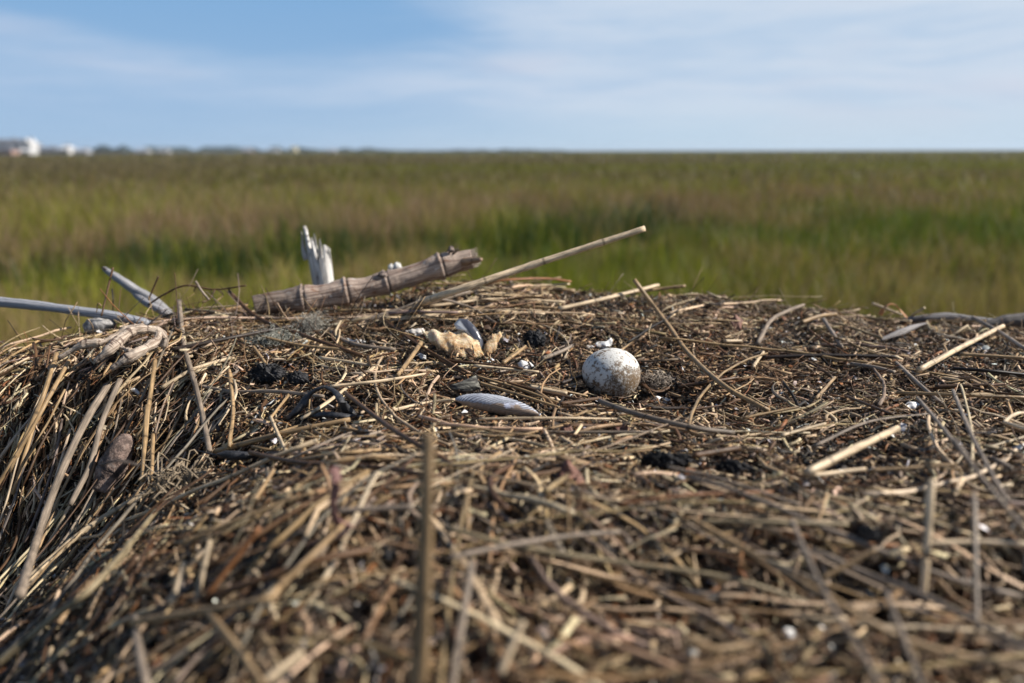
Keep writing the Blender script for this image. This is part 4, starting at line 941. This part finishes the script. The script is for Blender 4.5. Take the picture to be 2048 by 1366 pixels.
wing = lump('flap', [(962,712),(968,695),(975,680),(985,668),(1001,664),(1004,672),(996,684),(992,700),(990,706),(978,710)], None, 0.004, m, lean=0.7, rough=0.22, seed=8, rings=8, wave=0.1, sub=12)
settle(wing, foam)
mw, k, b = new_mat('pale_membrane'); tcn = k.new('ShaderNodeTexCoord').outputs['Object']
k.put(b.inputs['Base Color'], k.mix(k.noise(tcn, 150, 4), (0.50, 0.46, 0.42), (0.72, 0.68, 0.62))); b.inputs['Roughness'].default_value = 0.4
lf = lump('membrane', [(808,662),(826,658),(846,656),(850,664),(838,674),(822,672)], None, 0.002, mw, lean=0.7, rough=0.2, seed=3, wave=.1); settle(lf, foam)

M_SHELLW = simple_mat('white_shell', (0.78, 0.77, 0.74), (0.52, 0.53, 0.55), 90, 0.4, 0.0006)
mk, k, b = new_mat('banded_shell'); tcn = k.new('ShaderNodeTexCoord').outputs['Object']
sx = k.new('ShaderNodeSeparateXYZ'); k.put(sx.inputs[0], tcn)
bd_ = k.ramp(k.math('ADD', k.math('ADD', sx.outputs[0], k.math('MULTIPLY', sx.outputs[2], 0.9)), k.math('MULTIPLY', k.noise(tcn, 80, 3), 0.004)), 0.000, 0.003)
k.put(b.inputs['Base Color'], k.mix(bd_, (0.55, 0.56, 0.57), (0.05, 0.055, 0.075))); b.inputs['Roughness'].default_value = 0.3
o = lump('mussel_shell', [(908,648),(918,637),(934,638),(948,650),(958,664),(966,682),(966,700),(956,694),(944,676),(928,664),(912,658)], at(925, 712, 0).y + .02, 0.005, mk, lean=0.5, rough=0.04, seed=2)
tag(o, 'blue and white mussel shell standing behind the foamy scrap', 'shell')
FR = [([(1188,690),(1195,682),(1210,684),(1222,676),(1226,682),(1222,692),(1212,698),(1198,696)], .93, 'white jagged shell piece lying behind the egg'),
      ([(1034,726),(1042,721),(1056,722),(1066,730),(1072,737),(1060,736),(1052,741),(1040,738)], .84, 'small rounded white shell between the foamy scrap and the egg'),
      ([(1308,794),(1318,792),(1335,797),(1350,802),(1356,806),(1335,808),(1315,806),(1306,802)], .74, 'pointed white shell piece right of the egg foot'),
      ([(1170,692),(1180,690),(1190,693),(1184,698),(1174,698)], .92, 'tiny white shell chip left of the jagged piece behind the egg'),
      ([(834,708),(842,706),(852,712),(852,720),(842,719)], .88, 'small square white shell chip under the foamy scrap left end'),
      ([(690,676),(704,680),(722,678),(732,684),(716,690),(700,688)], .96, 'dark-edged white shell piece left of the foamy scrap'),
      ([(1138,770),(1146,768),(1153,772),(1150,778),(1142,777)], .80, 'little bluish chip beside the left foot of the egg'),
      ([(258,776),(264,772),(276,780),(284,788),(276,790),(264,784)], .80, 'white broken edge of shell in the dark gap below the knobby root'),
      ([(1805,812),(1815,804),(1832,803),(1840,810),(1828,820),(1812,822)], .72, 'whitish crumpled shell right of the middle, above the arched blade'),
      ([(1565,1260),(1572,1254),(1586,1258),(1594,1275),(1590,1288),(1576,1284)], .385, 'blurred white pebble-like shell near the bottom right of centre'),
      ([(510,1240),(518,1234),(527,1238),(526,1248),(516,1250)], .41, 'blurred white shell speck between the bent reeds'),
      ([(1082,1255),(1090,1248),(1100,1262),(1106,1280),(1096,1290),(1084,1276)], .385, 'blurred white shell scrap right of the bottom centre stub'),
      ([(2018,905),(2030,893),(2048,886),(2052,893),(2034,903),(2028,918),(2020,918)], .60, 'pale curled shell scrap at the right edge')]
for i, (ol, Yd, lab) in enumerate(FR):
    cx = np.mean([p[0] for p in ol]); cy = np.mean([p[1] for p in ol]); P_ = at(cx, cy, 0.006)
    o = lump('shell_fragment', ol, None, 0.0018, M_SHELLW, lean=0.75, rough=0.16, seed=10 + i, rings=6, sub=5, wave=0.14, freq=1.6); tag(o, lab, 'shell', 'white shell pieces on the nest')

# ---- ringed rhizome
m, k, b = new_mat('rhizome')
c = attr(k, 'col').outputs['Color']; st = attr(k, 'st').outputs['Vector']
fib = k.noise(k.mapping(st, (26, 26, 16)), 1.0, 4, 0.65); bl = k.noise(k.mapping(st, (3, 3, 45)), 1.0, 4, 0.6)
cc_ = k.mix(k.ramp(fib, 0.35, 0.65), (0.11, 0.062, 0.042), (0.47, 0.37, 0.30))
cc_ = k.mix(k.ramp(bl, 0.56, 0.70), cc_, (0.17, 0.075, 0.035))
cc_ = k.mix(k.ramp(k.noise(k.mapping(st, (5, 5, 90)), 1.0, 3), 0.62, 0.7), cc_, (0.52, 0.47, 0.42))
cc_ = k.mix(1.0, cc_, c, 'MULTIPLY')
k.put(b.inputs['Base Color'], cc_); b.inputs['Roughness'].default_value = 0.7; bump(k, b, fib, 0.0012)
M_RHIZ = m
RZ = [(508, 612), (556, 603), (606, 598), (650, 591), (693, 583), (735, 575), (773, 565), (828, 549), (882, 532), (915, 524), (944, 518)]
RD = [1.04, 1.05, 1.055, 1.06, 1.065, 1.07, 1.075, 1.08, 1.085, 1.088, 1.09]
P = [at(a, b_, d_) for (a, b_), d_ in zip(RZ, RD)]; S = 220; C = spline(P, S)
pxs, _, _ = project(C); NODE = [508, 606, 693, 773, 882, 944]; HW = np.interp(pxs, [508, 560, 606, 693, 773, 882, 944], [23, 25, 27, 26, 23, 26, 23])
R = HW * (P[5] - EYE).dot(fwd) / FPX
dn = np.min(np.abs(pxs[:, None] - np.array(NODE[1:5])[None, :]), axis=1)
prof = 1 - 0.15 * ss(0, 40, dn) + 0.10 * np.exp(-(dn / 4.0) ** 2)
after = np.min(np.where(pxs[:, None] > np.array(NODE[1:5])[None, :], pxs[:, None] - np.array(NODE[1:5])[None, :], 999), axis=1)
groove = np.exp(-((after - 4.5) / 1.8) ** 2); prof = prof - 0.13 * groove
rz = empty('rhizome', tuple(P[0]))
V, Q, c_, st = tubes(C[None], (R * prof)[None], 40, np.array([1.0]), np.array([[1., 1, 1]]), seed=np.array([[3., 5.]]), roll=np.array([0.0]), wob=0.012)
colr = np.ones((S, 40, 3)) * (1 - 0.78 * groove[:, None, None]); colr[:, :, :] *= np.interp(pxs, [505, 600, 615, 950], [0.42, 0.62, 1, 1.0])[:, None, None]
Vr = V.reshape(S, 40, 3); cenr = C[:, None, :]; dirr = Vr - cenr
bumpy = 1 + 0.10 * (fbm(np.arange(40)[None, :] * 0.35 + 0 * pxs[:, None], pxs[:, None] * 0.05, 77, 3) - 0.5) * 2
V = (cenr + dirr * bumpy[..., None]).reshape(-1, 3)
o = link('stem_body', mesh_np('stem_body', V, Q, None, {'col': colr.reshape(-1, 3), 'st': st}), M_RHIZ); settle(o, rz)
def ragged(name, centre, axis, r0, n_, len0, seed, mat, parent, colm, inner=0.0):
    rr = np.random.default_rng(seed); a_ = Vector(axis).normalized(); u_ = a_.cross(Vector((0, 0, 1))).normalized(); v_ = a_.cross(u_)
    Cs, Rs = [], []
    for i in range(n_):
        an = rr.uniform(0, 2 * PI); q_ = r0 * math.sqrt(rr.uniform(inner, 1)); b0 = Vector(centre) + (u_ * math.cos(an) + v_ * math.sin(an)) * q_ * 0.86
        L_ = len0 * rr.uniform(0.3, 1.3); tip = b0 + a_ * L_ + (u_ * rr.normal() + v_ * rr.normal()) * L_ * 0.22
        Cs.append(spline([b0 - a_ * 0.006, (b0 + tip) / 2 + u_ * rr.normal() * L_ * .06, tip], 6)); Rs.append(np.linspace(r0 * 0.13, r0 * 0.02, 6) * rr.uniform(.5, 1.3))
    V, Q, c_, st = tubes(np.array(Cs), np.array(Rs), 6, None, np.array([colm] * n_))
    o = link(name, mesh_np(name, V, Q, None, {'col': c_, 'st': st}), mat); settle(o, parent); return o
axr = P[-1] - P[-2]
ragged('frayed_end', P[-1], axr, 0.0135, 60, 0.009, 3, M_STRAW, rz, (0.40, 0.33, 0.27))
C2 = spline([at(925, 524, 1.08), at(945, 521, 1.07), at(963, 519, 1.06)], 12); o = one_tube('broken_spike', C2, np.linspace(.0062, .0028, 12), M_STRAW, np.array([.30, .20, .13]), K=10, wob=.12); settle(o, rz)
def root_nub(px, py, d_, s_):
    o = lump('root_scar', [(px - 9 * s_, py + 5), (px - 6 * s_, py - 4), (px, py - 7), (px + 7 * s_, py - 4), (px + 9 * s_, py + 5), (px, py + 8)], d_, .004, M_RNUB, lean=.4, rough=.25, seed=int(px), rings=4, sub=3); settle(o, rz)
M_RNUB = simple_mat('root_scar', (0.05, 0.035, 0.03), (0.28, 0.22, 0.19), 200, 0.85, 0.002)
root_nub(601, 583, 1.045, 1); root_nub(765, 549, 1.065, 1.2); root_nub(902, 498, 1.08, .8)
ragged('root_threads', at(905, 501, 1.085), Vector((.6, 0, .5)), .008, 14, .010, 8, M_STRAW, rz, (.10, .07, .05))
tag(rz, 'stout grey-brown rhizome with dark rings lying along the back rim', 'rhizome')

# ---- splintered white stick standing behind the rhizome
m, k, b = new_mat('bleached_wood')
st = attr(k, 'st').outputs['Vector']; gr = k.noise(k.mapping(st, (9, 9, 20)), 1.0, 5, 0.65)
cc_ = k.mix(k.ramp(gr, 0.32, 0.60), (0.22, 0.20, 0.19), (0.62, 0.60, 0.57))
cc_ = k.mix(k.ramp(k.noise(k.mapping(st, (4, 4, 40)), 1.0, 3), 0.60, 0.68), cc_, (0.13, 0.11, 0.10))
k.put(b.inputs['Base Color'], cc_); b.inputs['Roughness'].default_value = 0.7; bump(k, b, gr, 0.002)
M_BLEACH = m
DS = 1.22; base = at(657, 640, DS); topc = at(634, 486, DS)
K_ = 48; axs = (topc - base); Lst = axs.length; axs.normalize(); u_ = Vector((1, 0, 0)); u_ = (u_ - axs * u_.dot(axs)).normalized(); v_ = axs.cross(u_)
rb = 17.5 * (DS + .1) / FPX; rt = 21 * (DS + .1) / FPX; NSs = 30; V = []; ST = []
def topf(a):      # jagged rim: tall splinter on the left, a lower one on the right, notches between
    x = math.cos(a); y = math.sin(a)
    t = 0.80 + 0.34 * math.exp(-((x + 0.95) / 0.32) ** 2) + 0.20 * math.exp(-((x + 0.25) / 0.13) ** 2) + 0.10 * math.exp(-((x + 0.55) / 0.08) ** 2) + 0.14 * math.exp(-((x - 0.85) / 0.16) ** 2)
    t += 0.06 * math.sin(9 * a) + 0.04 * math.sin(17 * a + 1); 
    return t
for j in range(NSs):
    for i in range(K_):
        a = 2 * PI * i / K_; f = j / (NSs - 1) * topf(a); rr_ = rb + (rt - rb) * f; rr_ *= 1 + 0.05 * math.sin(5 * a) + 0.03 * math.sin(11 * a + 7 * f)
        p = base + axs * (Lst * f) + (u_ * math.cos(a) + v_ * math.sin(a) * 0.8) * rr_; V.append(list(p)); ST.append((math.cos(a) * .5 + 9, math.sin(a) * .5, Lst * f))
q = [(j * K_ + i, j * K_ + (i + 1) % K_, (j + 1) * K_ + (i + 1) % K_, (j + 1) * K_ + i) for j in range(NSs - 1) for i in range(K_)]
V = np.array(V); bs = empty('driftwood_stake', tuple(base)); o = link('shaft', mesh_np('shaft', V, np.array(q), None, {'st': np.array(ST)}), M_BLEACH); settle(o, bs)
md = o.modifiers.new('wall', 'SOLIDIFY'); md.thickness = 0.005; md.offset = -1
for (a0, b0, c0_, w_) in (((612, 520), (606, 490), (603, 463), 12), ((632, 515), (631, 490), (628, 468), 12), ((643, 520), (641, 498), (639, 478), 11), ((655, 540), (659, 515), (657, 494), 10), ((622, 520), (620, 500), (615, 480), 6)):
    C2 = spline([at(*a0, DS), at(*b0, DS), at(*c0_, DS - .01)], 12)
    o = one_tube('splinter', C2, np.linspace(w_ / 2, .8, 12) * (DS + .1) / FPX, M_BLEACH, np.array([1., 1, 1]), K=8, wob=.25, flat=.6); settle(o, bs)
tag(bs, 'splintered bleached white stick standing behind the rhizome', 'driftwood')
kb = empty('bone', tuple(at(785, 560, 1.2)))
M_BONE = simple_mat('bone', (0.66, 0.64, 0.60), (0.40, 0.38, 0.36), 160, 0.6, 0.001)
for ol, sd_, nm in (([(776, 540), (776, 531), (782, 527), (789, 531), (789, 546), (782, 552)], 5, 'knuckle'), ([(787, 545), (786, 530), (792, 524), (800, 526), (804, 535), (800, 546), (792, 552)], 6, 'knuckle'), ([(780, 548), (800, 540), (800, 580), (782, 584)], 7, 'shaft')):
    o = lump(nm, ol, 1.2, .006, M_BONE, lean=.15, rough=.1, seed=sd_, rings=6, sub=4); settle(o, kb)
tag(kb, 'small white bone knob peeping over the rhizome', 'bone')

# ---- driftwood
m, k, b = new_mat('weathered_wood')
st = attr(k, 'st').outputs['Vector']; c = attr(k, 'col').outputs['Color']; gr = k.noise(k.mapping(st, (8, 8, 9)), 1.0, 5, 0.65)
cc_ = k.mix(k.ramp(gr, 0.3, 0.66), (0.45, 0.45, 0.46), (1.15, 1.12, 1.1)); cc_ = k.mix(1.0, cc_, c, 'MULTIPLY')
cc_ = k.mix(k.ramp(k.noise(k.mapping(st, (2.5, 2.5, 14)), 1.0, 4), 0.58, 0.7), cc_, (0.10, 0.085, 0.075))
k.put(b.inputs['Base Color'], cc_); b.inputs['Roughness'].default_value = 0.8; bump(k, b, gr, 0.002)
M_DRIFT = m
def limb(name, pts, ws, col, parent=None, K=20, wob=.03, S=40, label=None, cat=None, flat=1.0, mat=None, lump_=0.10):
    P = [at(*p) for p in pts]; C = spline(P, S); Z = (P[0] - EYE).dot(fwd)
    R = np.interp(np.linspace(0, 1, S), np.linspace(0, 1, len(ws)), ws) / 2 * Z / FPX
    R = R * (1 + lump_ * (fbm(np.linspace(0, 9, S), np.full(S, sum(ws) % 7), 5, 2) - .5) * 2)
    R[0] *= .72; R[-1] *= .72
    if parent is None:
        o = one_tube(name, C, R, mat or M_DRIFT, np.array(col), flat, K, wob=wob); tag(o, label, cat)
    else:
        o = one_tube(name, C, R, mat or M_DRIFT, np.array(col), flat, K, wob=wob); settle(o, parent)
    return o
GB = (0.34, 0.36, 0.40)
limb('driftwood_pole', [(-90, 596, 1.02), (0, 604, 1.0), (90, 613, .99), (170, 624, .98), (235, 633, .97), (300, 648, .97)], [21, 21, 19, 17, 18, 18], GB, label='smooth blue-grey driftwood pole coming in from the left edge', cat='driftwood')
fk = empty('forked_driftwood', tuple(at(330, 612, 1.06)))
limb('limb', [(207, 536, 1.12), (222, 547, 1.11), (250, 566, 1.09), (275, 583, 1.08), (310, 604, 1.06), (340, 630, 1.05)], [9, 15, 18, 20, 19, 19], (.33, .33, .34), fk)
limb('side_limb', [(262, 580, 1.09), (285, 600, 1.06), (305, 612, 1.04), (330, 625, 1.03)], [8, 14, 14, 14], (.31, .31, .33), fk)
limb('broken_tip', [(214, 541, 1.115), (207, 536, 1.11), (203, 534, 1.11)], [9, 5, 2], (.06, .05, .05), fk)
tag(fk, 'forked grey driftwood branch leaning up behind the left rim', 'driftwood')
lg = empty('log', tuple(at(1960, 650, 1.1)))
limb('limb', [(1800, 642, 1.16), (1850, 636, 1.15), (1900, 634, 1.15), (1960, 642, 1.14), (2010, 648, 1.13)], [10, 14, 17, 16, 16], (.19, .185, .19), lg)
limb('trunk_end', [(1965, 655, 1.12), (2000, 644, 1.12), (2030, 640, 1.12), (2100, 640, 1.12)], [16, 24, 30, 32], (.12, .11, .105), lg)
tag(lg, 'dark grey driftwood log lying on the right end of the rim', 'driftwood')
limb('driftwood_chip', [(1760, 680, .014), (1795, 667, .016), (1830, 653, .02), (1853, 646, .024)], [10, 17, 15, 5], (.27, .255, .25), label='grey pointed piece of wood near the right rim', cat='driftwood', flat=.7)
# rust-coloured leaf sheath along the rim
o = stalk('leaf_sheath', [(925, 574, .012), (1010, 560, .026), (1090, 557, .03), (1142, 563, .026)], 15, 'rust', 'reddish brown leaf sheath curling along the rim under the rising reed', 'leaf', flat=.35, w2=12)
stalk('leaf_sheath', [(930, 585, .01), (1020, 574, .014), (1139, 568, .02)], 8, 'pale', 'pale strip lying along the lower edge of the reddish sheath', 'leaf', flat=.5)
stalk('leaf_sheath', [(1010, 590, .01), (1075, 577, .014), (1150, 582, .01)], 16, 'tan', 'crumpled tan sheath below the reddish sheath', 'leaf', flat=.6)
for i, (a, lab) in enumerate((([(860, 612), (1000, 598), (1130, 604)], 'upper straw of the level bundle behind the foamy scrap'), ([(900, 624), (1010, 612), (1120, 617)], 'middle straw of the level bundle behind the foamy scrap'), ([(830, 634), (960, 622), (1090, 628)], 'lower straw of the level bundle behind the foamy scrap'), ([(560, 640), (680, 628), (800, 622)], 'long straw lying right under the rhizome'), ([(700, 700), (600, 690), (520, 672)], 'straw crossing the grey moss'))):
    stalk('dry_straw', [(*p, .014) for p in a], 8, ('pale', 'tan', 'pale', 'brown', 'tan')[i], lab, 'straw', flat=.8)
# ---- knobby root cluster on the left
kr = empty('knobby_root', tuple(at(300, 680, .02)))
BN = (.40, .33, .275)
def knob(pts, ws): limb('root_finger', pts, [w * .84 for w in ws], BN, kr, K=18, wob=.10, S=60, mat=M_BLRT, lump_=.55)
m, k, b = new_mat('pale_root'); st = attr(k, 'st').outputs['Vector']; c = attr(k, 'col').outputs['Color']
sx = k.new('ShaderNodeSeparateXYZ'); k.put(sx.inputs[0], st)
rg = k.noise(k.mapping(st, (.6, .6, 260)), 1.0, 2); g2 = k.noise(k.mapping(st, (5, 5, 60)), 1.0, 4, .6)
cc_ = k.mix(k.ramp(g2, .35, .62), (.55, .48, .42), (1.25, 1.25, 1.2)); cc_ = k.mix(1.0, cc_, c, 'MULTIPLY'); cc_ = k.mix(k.ramp(rg, .58, .66), cc_, (.12, .08, .06))
k.put(b.inputs['Base Color'], cc_); b.inputs['Roughness'].default_value = .7; bump(k, b, g2, .002); M_BLRT = m
knob([(118, 716, .035), (165, 690, .04), (210, 682, .04), (248, 662, .04), (290, 656, .04)], [13, 19, 17, 18, 20])
knob([(190, 724, .045), (215, 703, .05), (240, 680, .05), (268, 661, .05), (310, 660, .04), (330, 676, .03), (326, 695, .02)], [15, 22, 24, 24, 22, 20, 14])
knob([(222, 738, .045), (250, 720, .05), (285, 700, .05), (312, 682, .045), (318, 668, .04)], [15, 21, 24, 22, 16])
knob([(243, 695, .045), (268, 705, .05), (290, 702, .045)], [12, 13, 12])
tag(kr, 'pale knobby root with three thick fingers lying on the left rim', 'root')
# stem base in the dark gap, wood lump on the left rim
M_STUMP = simple_mat('stump_bark', (0.08, 0.055, 0.045), (0.27, 0.19, 0.155), 75, 0.85, 0.004, c3=(0.26, 0.21, 0.18))
sb = empty('stem_base', tuple(at(238, 930, .03)))
limb('stump', [(205, 985, .015), (222, 940, .025), (240, 905, .035), (252, 878, .025)], [44, 54, 50, 30], (1, 1, 1), sb, mat=M_STUMP, K=40, wob=.05)
limb('ring_scar', [(200, 930, .075), (235, 922, .085), (275, 930, .07)], [5, 5, 5], (.10, .08, .07), sb)
tag(sb, 'rounded brown stem base sunk in the dark gap of the left slope', 'stump')
M_GREYW = simple_mat('grey_wood', (0.16, 0.155, 0.15), (0.46, 0.44, 0.42), 120, 0.85, 0.002)
o = lump('wood_lump', [(166, 652), (176, 640), (200, 636), (228, 640), (236, 652), (204, 668), (170, 668)], None, .012, M_GREYW, lean=.5, rough=.15, seed=31); tag(o, 'pale grey wood lump at the foot of the driftwood pole', 'driftwood')
o = lump('brown_leaf', [(268, 775), (274, 765), (288, 758), (296, 764), (292, 780), (280, 790)], .82, .003, simple_mat('leaf_brown', (.16, .11, .09), (.27, .2, .16), 60, .6, .001), lean=.5, rough=.1, seed=35); tag(o, 'small curled brown leaf over the dark gap below the knobby root', 'leaf')

# ---- black seaweed, clods, moss
M_BLACK = simple_mat('dry_seaweed', (0.010, 0.011, 0.013), (0.035, 0.035, 0.04), 150, 0.55, 0.001)
M_CLOD = simple_mat('black_clod', (0.007, 0.008, 0.010), (0.045, 0.045, 0.05), 90, 0.8, 0.004)
sw = empty('seaweed', tuple(at(640, 800, .02)))
def weed(pts, ws, nm='tendril'): limb(nm, pts, ws, (.03, .03, .035), sw, K=12, mat=M_BLACK, S=26, flat=.6)
weed([(575, 838, .006), (600, 815, .014), (618, 790, .024), (636, 778, .03), (652, 773, .032)], [18, 26, 20, 13, 10])
weed([(648, 773, .032), (668, 782, .03), (682, 800, .026), (692, 822, .014)], [10, 12, 16, 20])
weed([(620, 832, .012), (655, 829, .014), (690, 832, .012), (730, 832, .008)], [10, 20, 15, 5])
o = lump('pod', [(684, 815), (692, 805), (702, 812), (710, 822), (713, 830), (700, 833), (686, 832)], at(698, 820, .01).y, .006, M_BLACK, lean=.4, rough=.08, seed=41); settle(o, sw)
tag(sw, 'black dried seaweed looping up in an arch left of centre', 'seaweed')
sp_ = empty('seaweed_pod', tuple(at(480, 912, .02)))
o = lump('pod', [(430, 908), (450, 901), (480, 902), (512, 906), (520, 912), (495, 920), (465, 922), (440, 916)], at(478, 912, .016).y, .006, M_BLACK, lean=.5, rough=.08, seed=42); settle(o, sp_)
limb('tendril', [(512, 911, .016), (545, 905, .02), (590, 903, .014)], [5, 3.5, 2.5], (.03, .03, .03), sp_, K=8, mat=M_BLACK); limb('tendril', [(436, 911, .016), (410, 905, .02), (385, 898, .02)], [5, 3.5, 2.5], (.03, .03, .03), sp_, K=8, mat=M_BLACK)
tag(sp_, 'black seaweed pod with stringy tips below the black arch', 'seaweed')
CL = [([(1048, 672), (1055, 662), (1078, 662), (1092, 676), (1088, 696), (1066, 698), (1050, 690)], 'dark crumbly clod behind the egg, right of the foamy scrap'),
      ([(500, 742), (520, 728), (555, 730), (575, 745), (560, 765), (520, 768), (498, 756)], 'black clod in the hollow below the long brown twig'),
      ([(575, 752), (595, 742), (615, 748), (618, 765), (595, 772), (578, 766)], 'smaller black clod right of the black clod in the hollow'),
      ([(1282, 918), (1300, 906), (1350, 906), (1382, 912), (1380, 930), (1340, 940), (1295, 936)], 'black crusty clod in the lower middle, the left one of a pair'),
      ([(1432, 934), (1450, 920), (1490, 926), (1515, 940), (1500, 955), (1455, 955), (1436, 948)], 'black crusty clod in the lower middle, the right one of a pair'),
      ([(1700, 1065), (1725, 1050), (1760, 1060), (1765, 1085), (1735, 1098), (1705, 1090)], 'blurred dark clod left of the pale upright reed'),
      ([(758, 1112), (768, 1098), (786, 1098), (794, 1112), (784, 1128), (766, 1128)], 'blurred small black clod left of the upright stalk'),
      ([(1020, 905), (1035, 898), (1060, 900), (1064, 912), (1045, 918), (1025, 915)], 'small dark clod above the long reed in the middle')]
for i, (ol, lab) in enumerate(CL):
    cx = np.mean([p[0] for p in ol]); cy = np.mean([p[1] for p in ol]); P_ = at(cx, cy, .005)
    o = lump('dark_clod', ol, None, .008, M_CLOD, lean=.65, rough=.75, seed=50 + i, rings=16, sub=16, freq=5.5); tag(o, lab, 'clod', 'black clods of dried weed')
# grey moss: a ball of fine threads
def tuft(name, px, py, rw, rh, n_, col, label, cat, seed, thick=.0004, L=.02, v=.006):
    rr = np.random.default_rng(seed); c = at(px, py, v); sc_ = (c - EYE).dot(fwd) / FPX
    Cs, Rs = [], []
    for i in range(n_):
        p = c + Vector((rr.normal() * rw * sc_ * .5, rr.normal() * rw * sc_ * .4, abs(rr.normal()) * rh * sc_ * .5))
        dv = Vector(rr.normal(0, 1, 3)).normalized(); dv.z *= .6; ll = L * rr.uniform(.4, 1.2)
        bnd = Vector(rr.normal(0, 1, 3)) * ll * .3
        Cs.append(spline([p - dv * ll / 2, p + bnd, p + dv * ll / 2], 7)); Rs.append(np.full(7, thick * rr.uniform(.6, 1.5)))
    V, Q, c_, st = tubes(np.array(Cs), np.array(Rs), 4, None, np.array(col) * rr.uniform(.6, 1.3, (n_, 1)))
    cm = V.mean(0); o = link(name, mesh_np(name, V - cm, Q, None, {'col': c_, 'st': st}), M_LITTER); o.location = cm; tag(o, label, cat); return o
tuft('moss', 552, 682, 46, 20, 1500, (.42, .42, .36), 'flat pad of grey-green moss behind the long brown twig', 'moss', 1, L=.007, thick=.00022)
tuft('moss', 622, 658, 26, 24, 1300, (.50, .47, .40), 'fluffy grey moss ball just below the rhizome', 'moss', 2, L=.008, thick=.00022)
tuft('down', 1310, 768, 24, 20, 260, (.36, .30, .24), 'grey fluff of down just right of the egg', 'down', 3, L=.010)
tuft('root_hairs', 372, 985, 60, 40, 260, (.32, .25, .17), 'tangle of curly tan rootlets in the lower left', 'roots', 4, L=.030, thick=.0006)
m, k, b = new_mat('bark'); tcn = k.new('ShaderNodeTexCoord').outputs['Object']
gv = k.noise(k.mapping(tcn, (60, 60, 400), (0, 0, 0), (0, rad(25), 0)), 1.0, 4, .6)
k.put(b.inputs['Base Color'], k.mix(k.ramp(gv, .4, .6), (.03, .028, .026), (.17, .165, .14))); b.inputs['Roughness'].default_value = .9; bump(k, b, gv, .002)
o = lump('bark_chip', [(897, 772), (915, 766), (938, 756), (952, 750), (957, 764), (962, 777), (945, 784), (918, 787), (905, 782)], at(930, 780, .01).y, .005, m, lean=.6, rough=.1, seed=61); tag(o, 'dark striped bark chip above the ribbed shell', 'bark')
mc, k, b = new_mat('husk'); k.put(b.inputs['Base Color'], (.15, .105, .07)); b.inputs['Roughness'].default_value = .6
o = stalk('husk', [(1280, 756, .008), (1295, 776, .010), (1318, 783, .010), (1337, 775, .012)], 9, 'brown', 'curved brown husk cupping the grey down beside the egg', 'husk', flat=.5)
# pink-red shred in the blurred foreground
M_PINK = simple_mat('pink_shred', (0.15, 0.065, 0.055), (0.27, 0.15, 0.13), 60, .6, .002)
ps = empty('plastic_shred', tuple(at(668, 1000, .03)))
limb('strip', [(668, 934, .06), (672, 970, .055), (666, 1010, .04), (676, 1050, .02)], [20, 22, 13, 18], (1, 1, 1), ps, mat=M_PINK, flat=.25, K=12)
limb('strip', [(676, 1040, .03), (700, 1055, .02), (660, 1078, .015), (610, 1090, .01)], [18, 26, 14, 8], (1, 1, 1), ps, mat=M_PINK, flat=.25, K=12)
tag(ps, 'dull pink curled shred standing left of the upright blurred stalk', 'shred')
# reddish leaf scraps
M_LEAFR = simple_mat('reddish_leaf', (0.13, 0.05, 0.03), (0.26, 0.12, 0.08), 70, .6, .002)
for i, (ol, lab) in enumerate((([(1112, 962), (1125, 925), (1135, 918), (1160, 945), (1180, 985), (1165, 990), (1140, 950), (1128, 965)], 'folded reddish leaf left of the black clods'),
                     ([(1460, 640), (1472, 628), (1486, 640), (1482, 662), (1470, 668)], 'small rust brown leaf near the back rim'),
                     ([(1225, 855), (1250, 845), (1262, 862), (1245, 880), (1228, 875)], 'dull pinkish leaf scrap below the dark stem'),
                     ([(1120, 855), (1140, 848), (1150, 868), (1135, 885), (1115, 876)], 'dark reddish leaf scrap under the thin pale straw'))):
    cx = np.mean([p[0] for p in ol]); cy = np.mean([p[1] for p in ol]); P_ = at(cx, cy, .008)
    o = lump('leaf_scrap', ol, None, .002, M_LEAFR, lean=.5, rough=.2, seed=70 + i, rings=4, sub=5, wave=.12); tag(o, lab, 'leaf')
stalk('curled_leaf', [(1760, 630, 1.13), (1770, 614, 1.13), (1786, 608, 1.13), (1800, 620, 1.13), (1814, 636, 1.12)], 9, 'rust', 'curled orange-tan leaf standing on the right rim', 'leaf', flat=.3, colmul=2.0, w2=5)

# ------------------------------------------------------------------ air
V, F = box_np(-2600, 2600, -80, 2700, -1.0, 14.0)
hm = bpy.data.materials.new('haze'); hm.use_nodes = True; hn = N(hm.node_tree); hn.n.clear()
pv = hn.new('ShaderNodeVolumePrincipled'); pv.inputs['Color'].default_value = (0.72, 0.84, 1.0, 1); pv.inputs['Density'].default_value = 0.0002; pv.inputs['Anisotropy'].default_value = 0.2
oo = hn.new('ShaderNodeOutputMaterial'); hn.l.new(pv.outputs[0], oo.inputs['Volume'])
hz_ = pyobj('haze', V, F, hm); tag(hz_, kind='stuff')
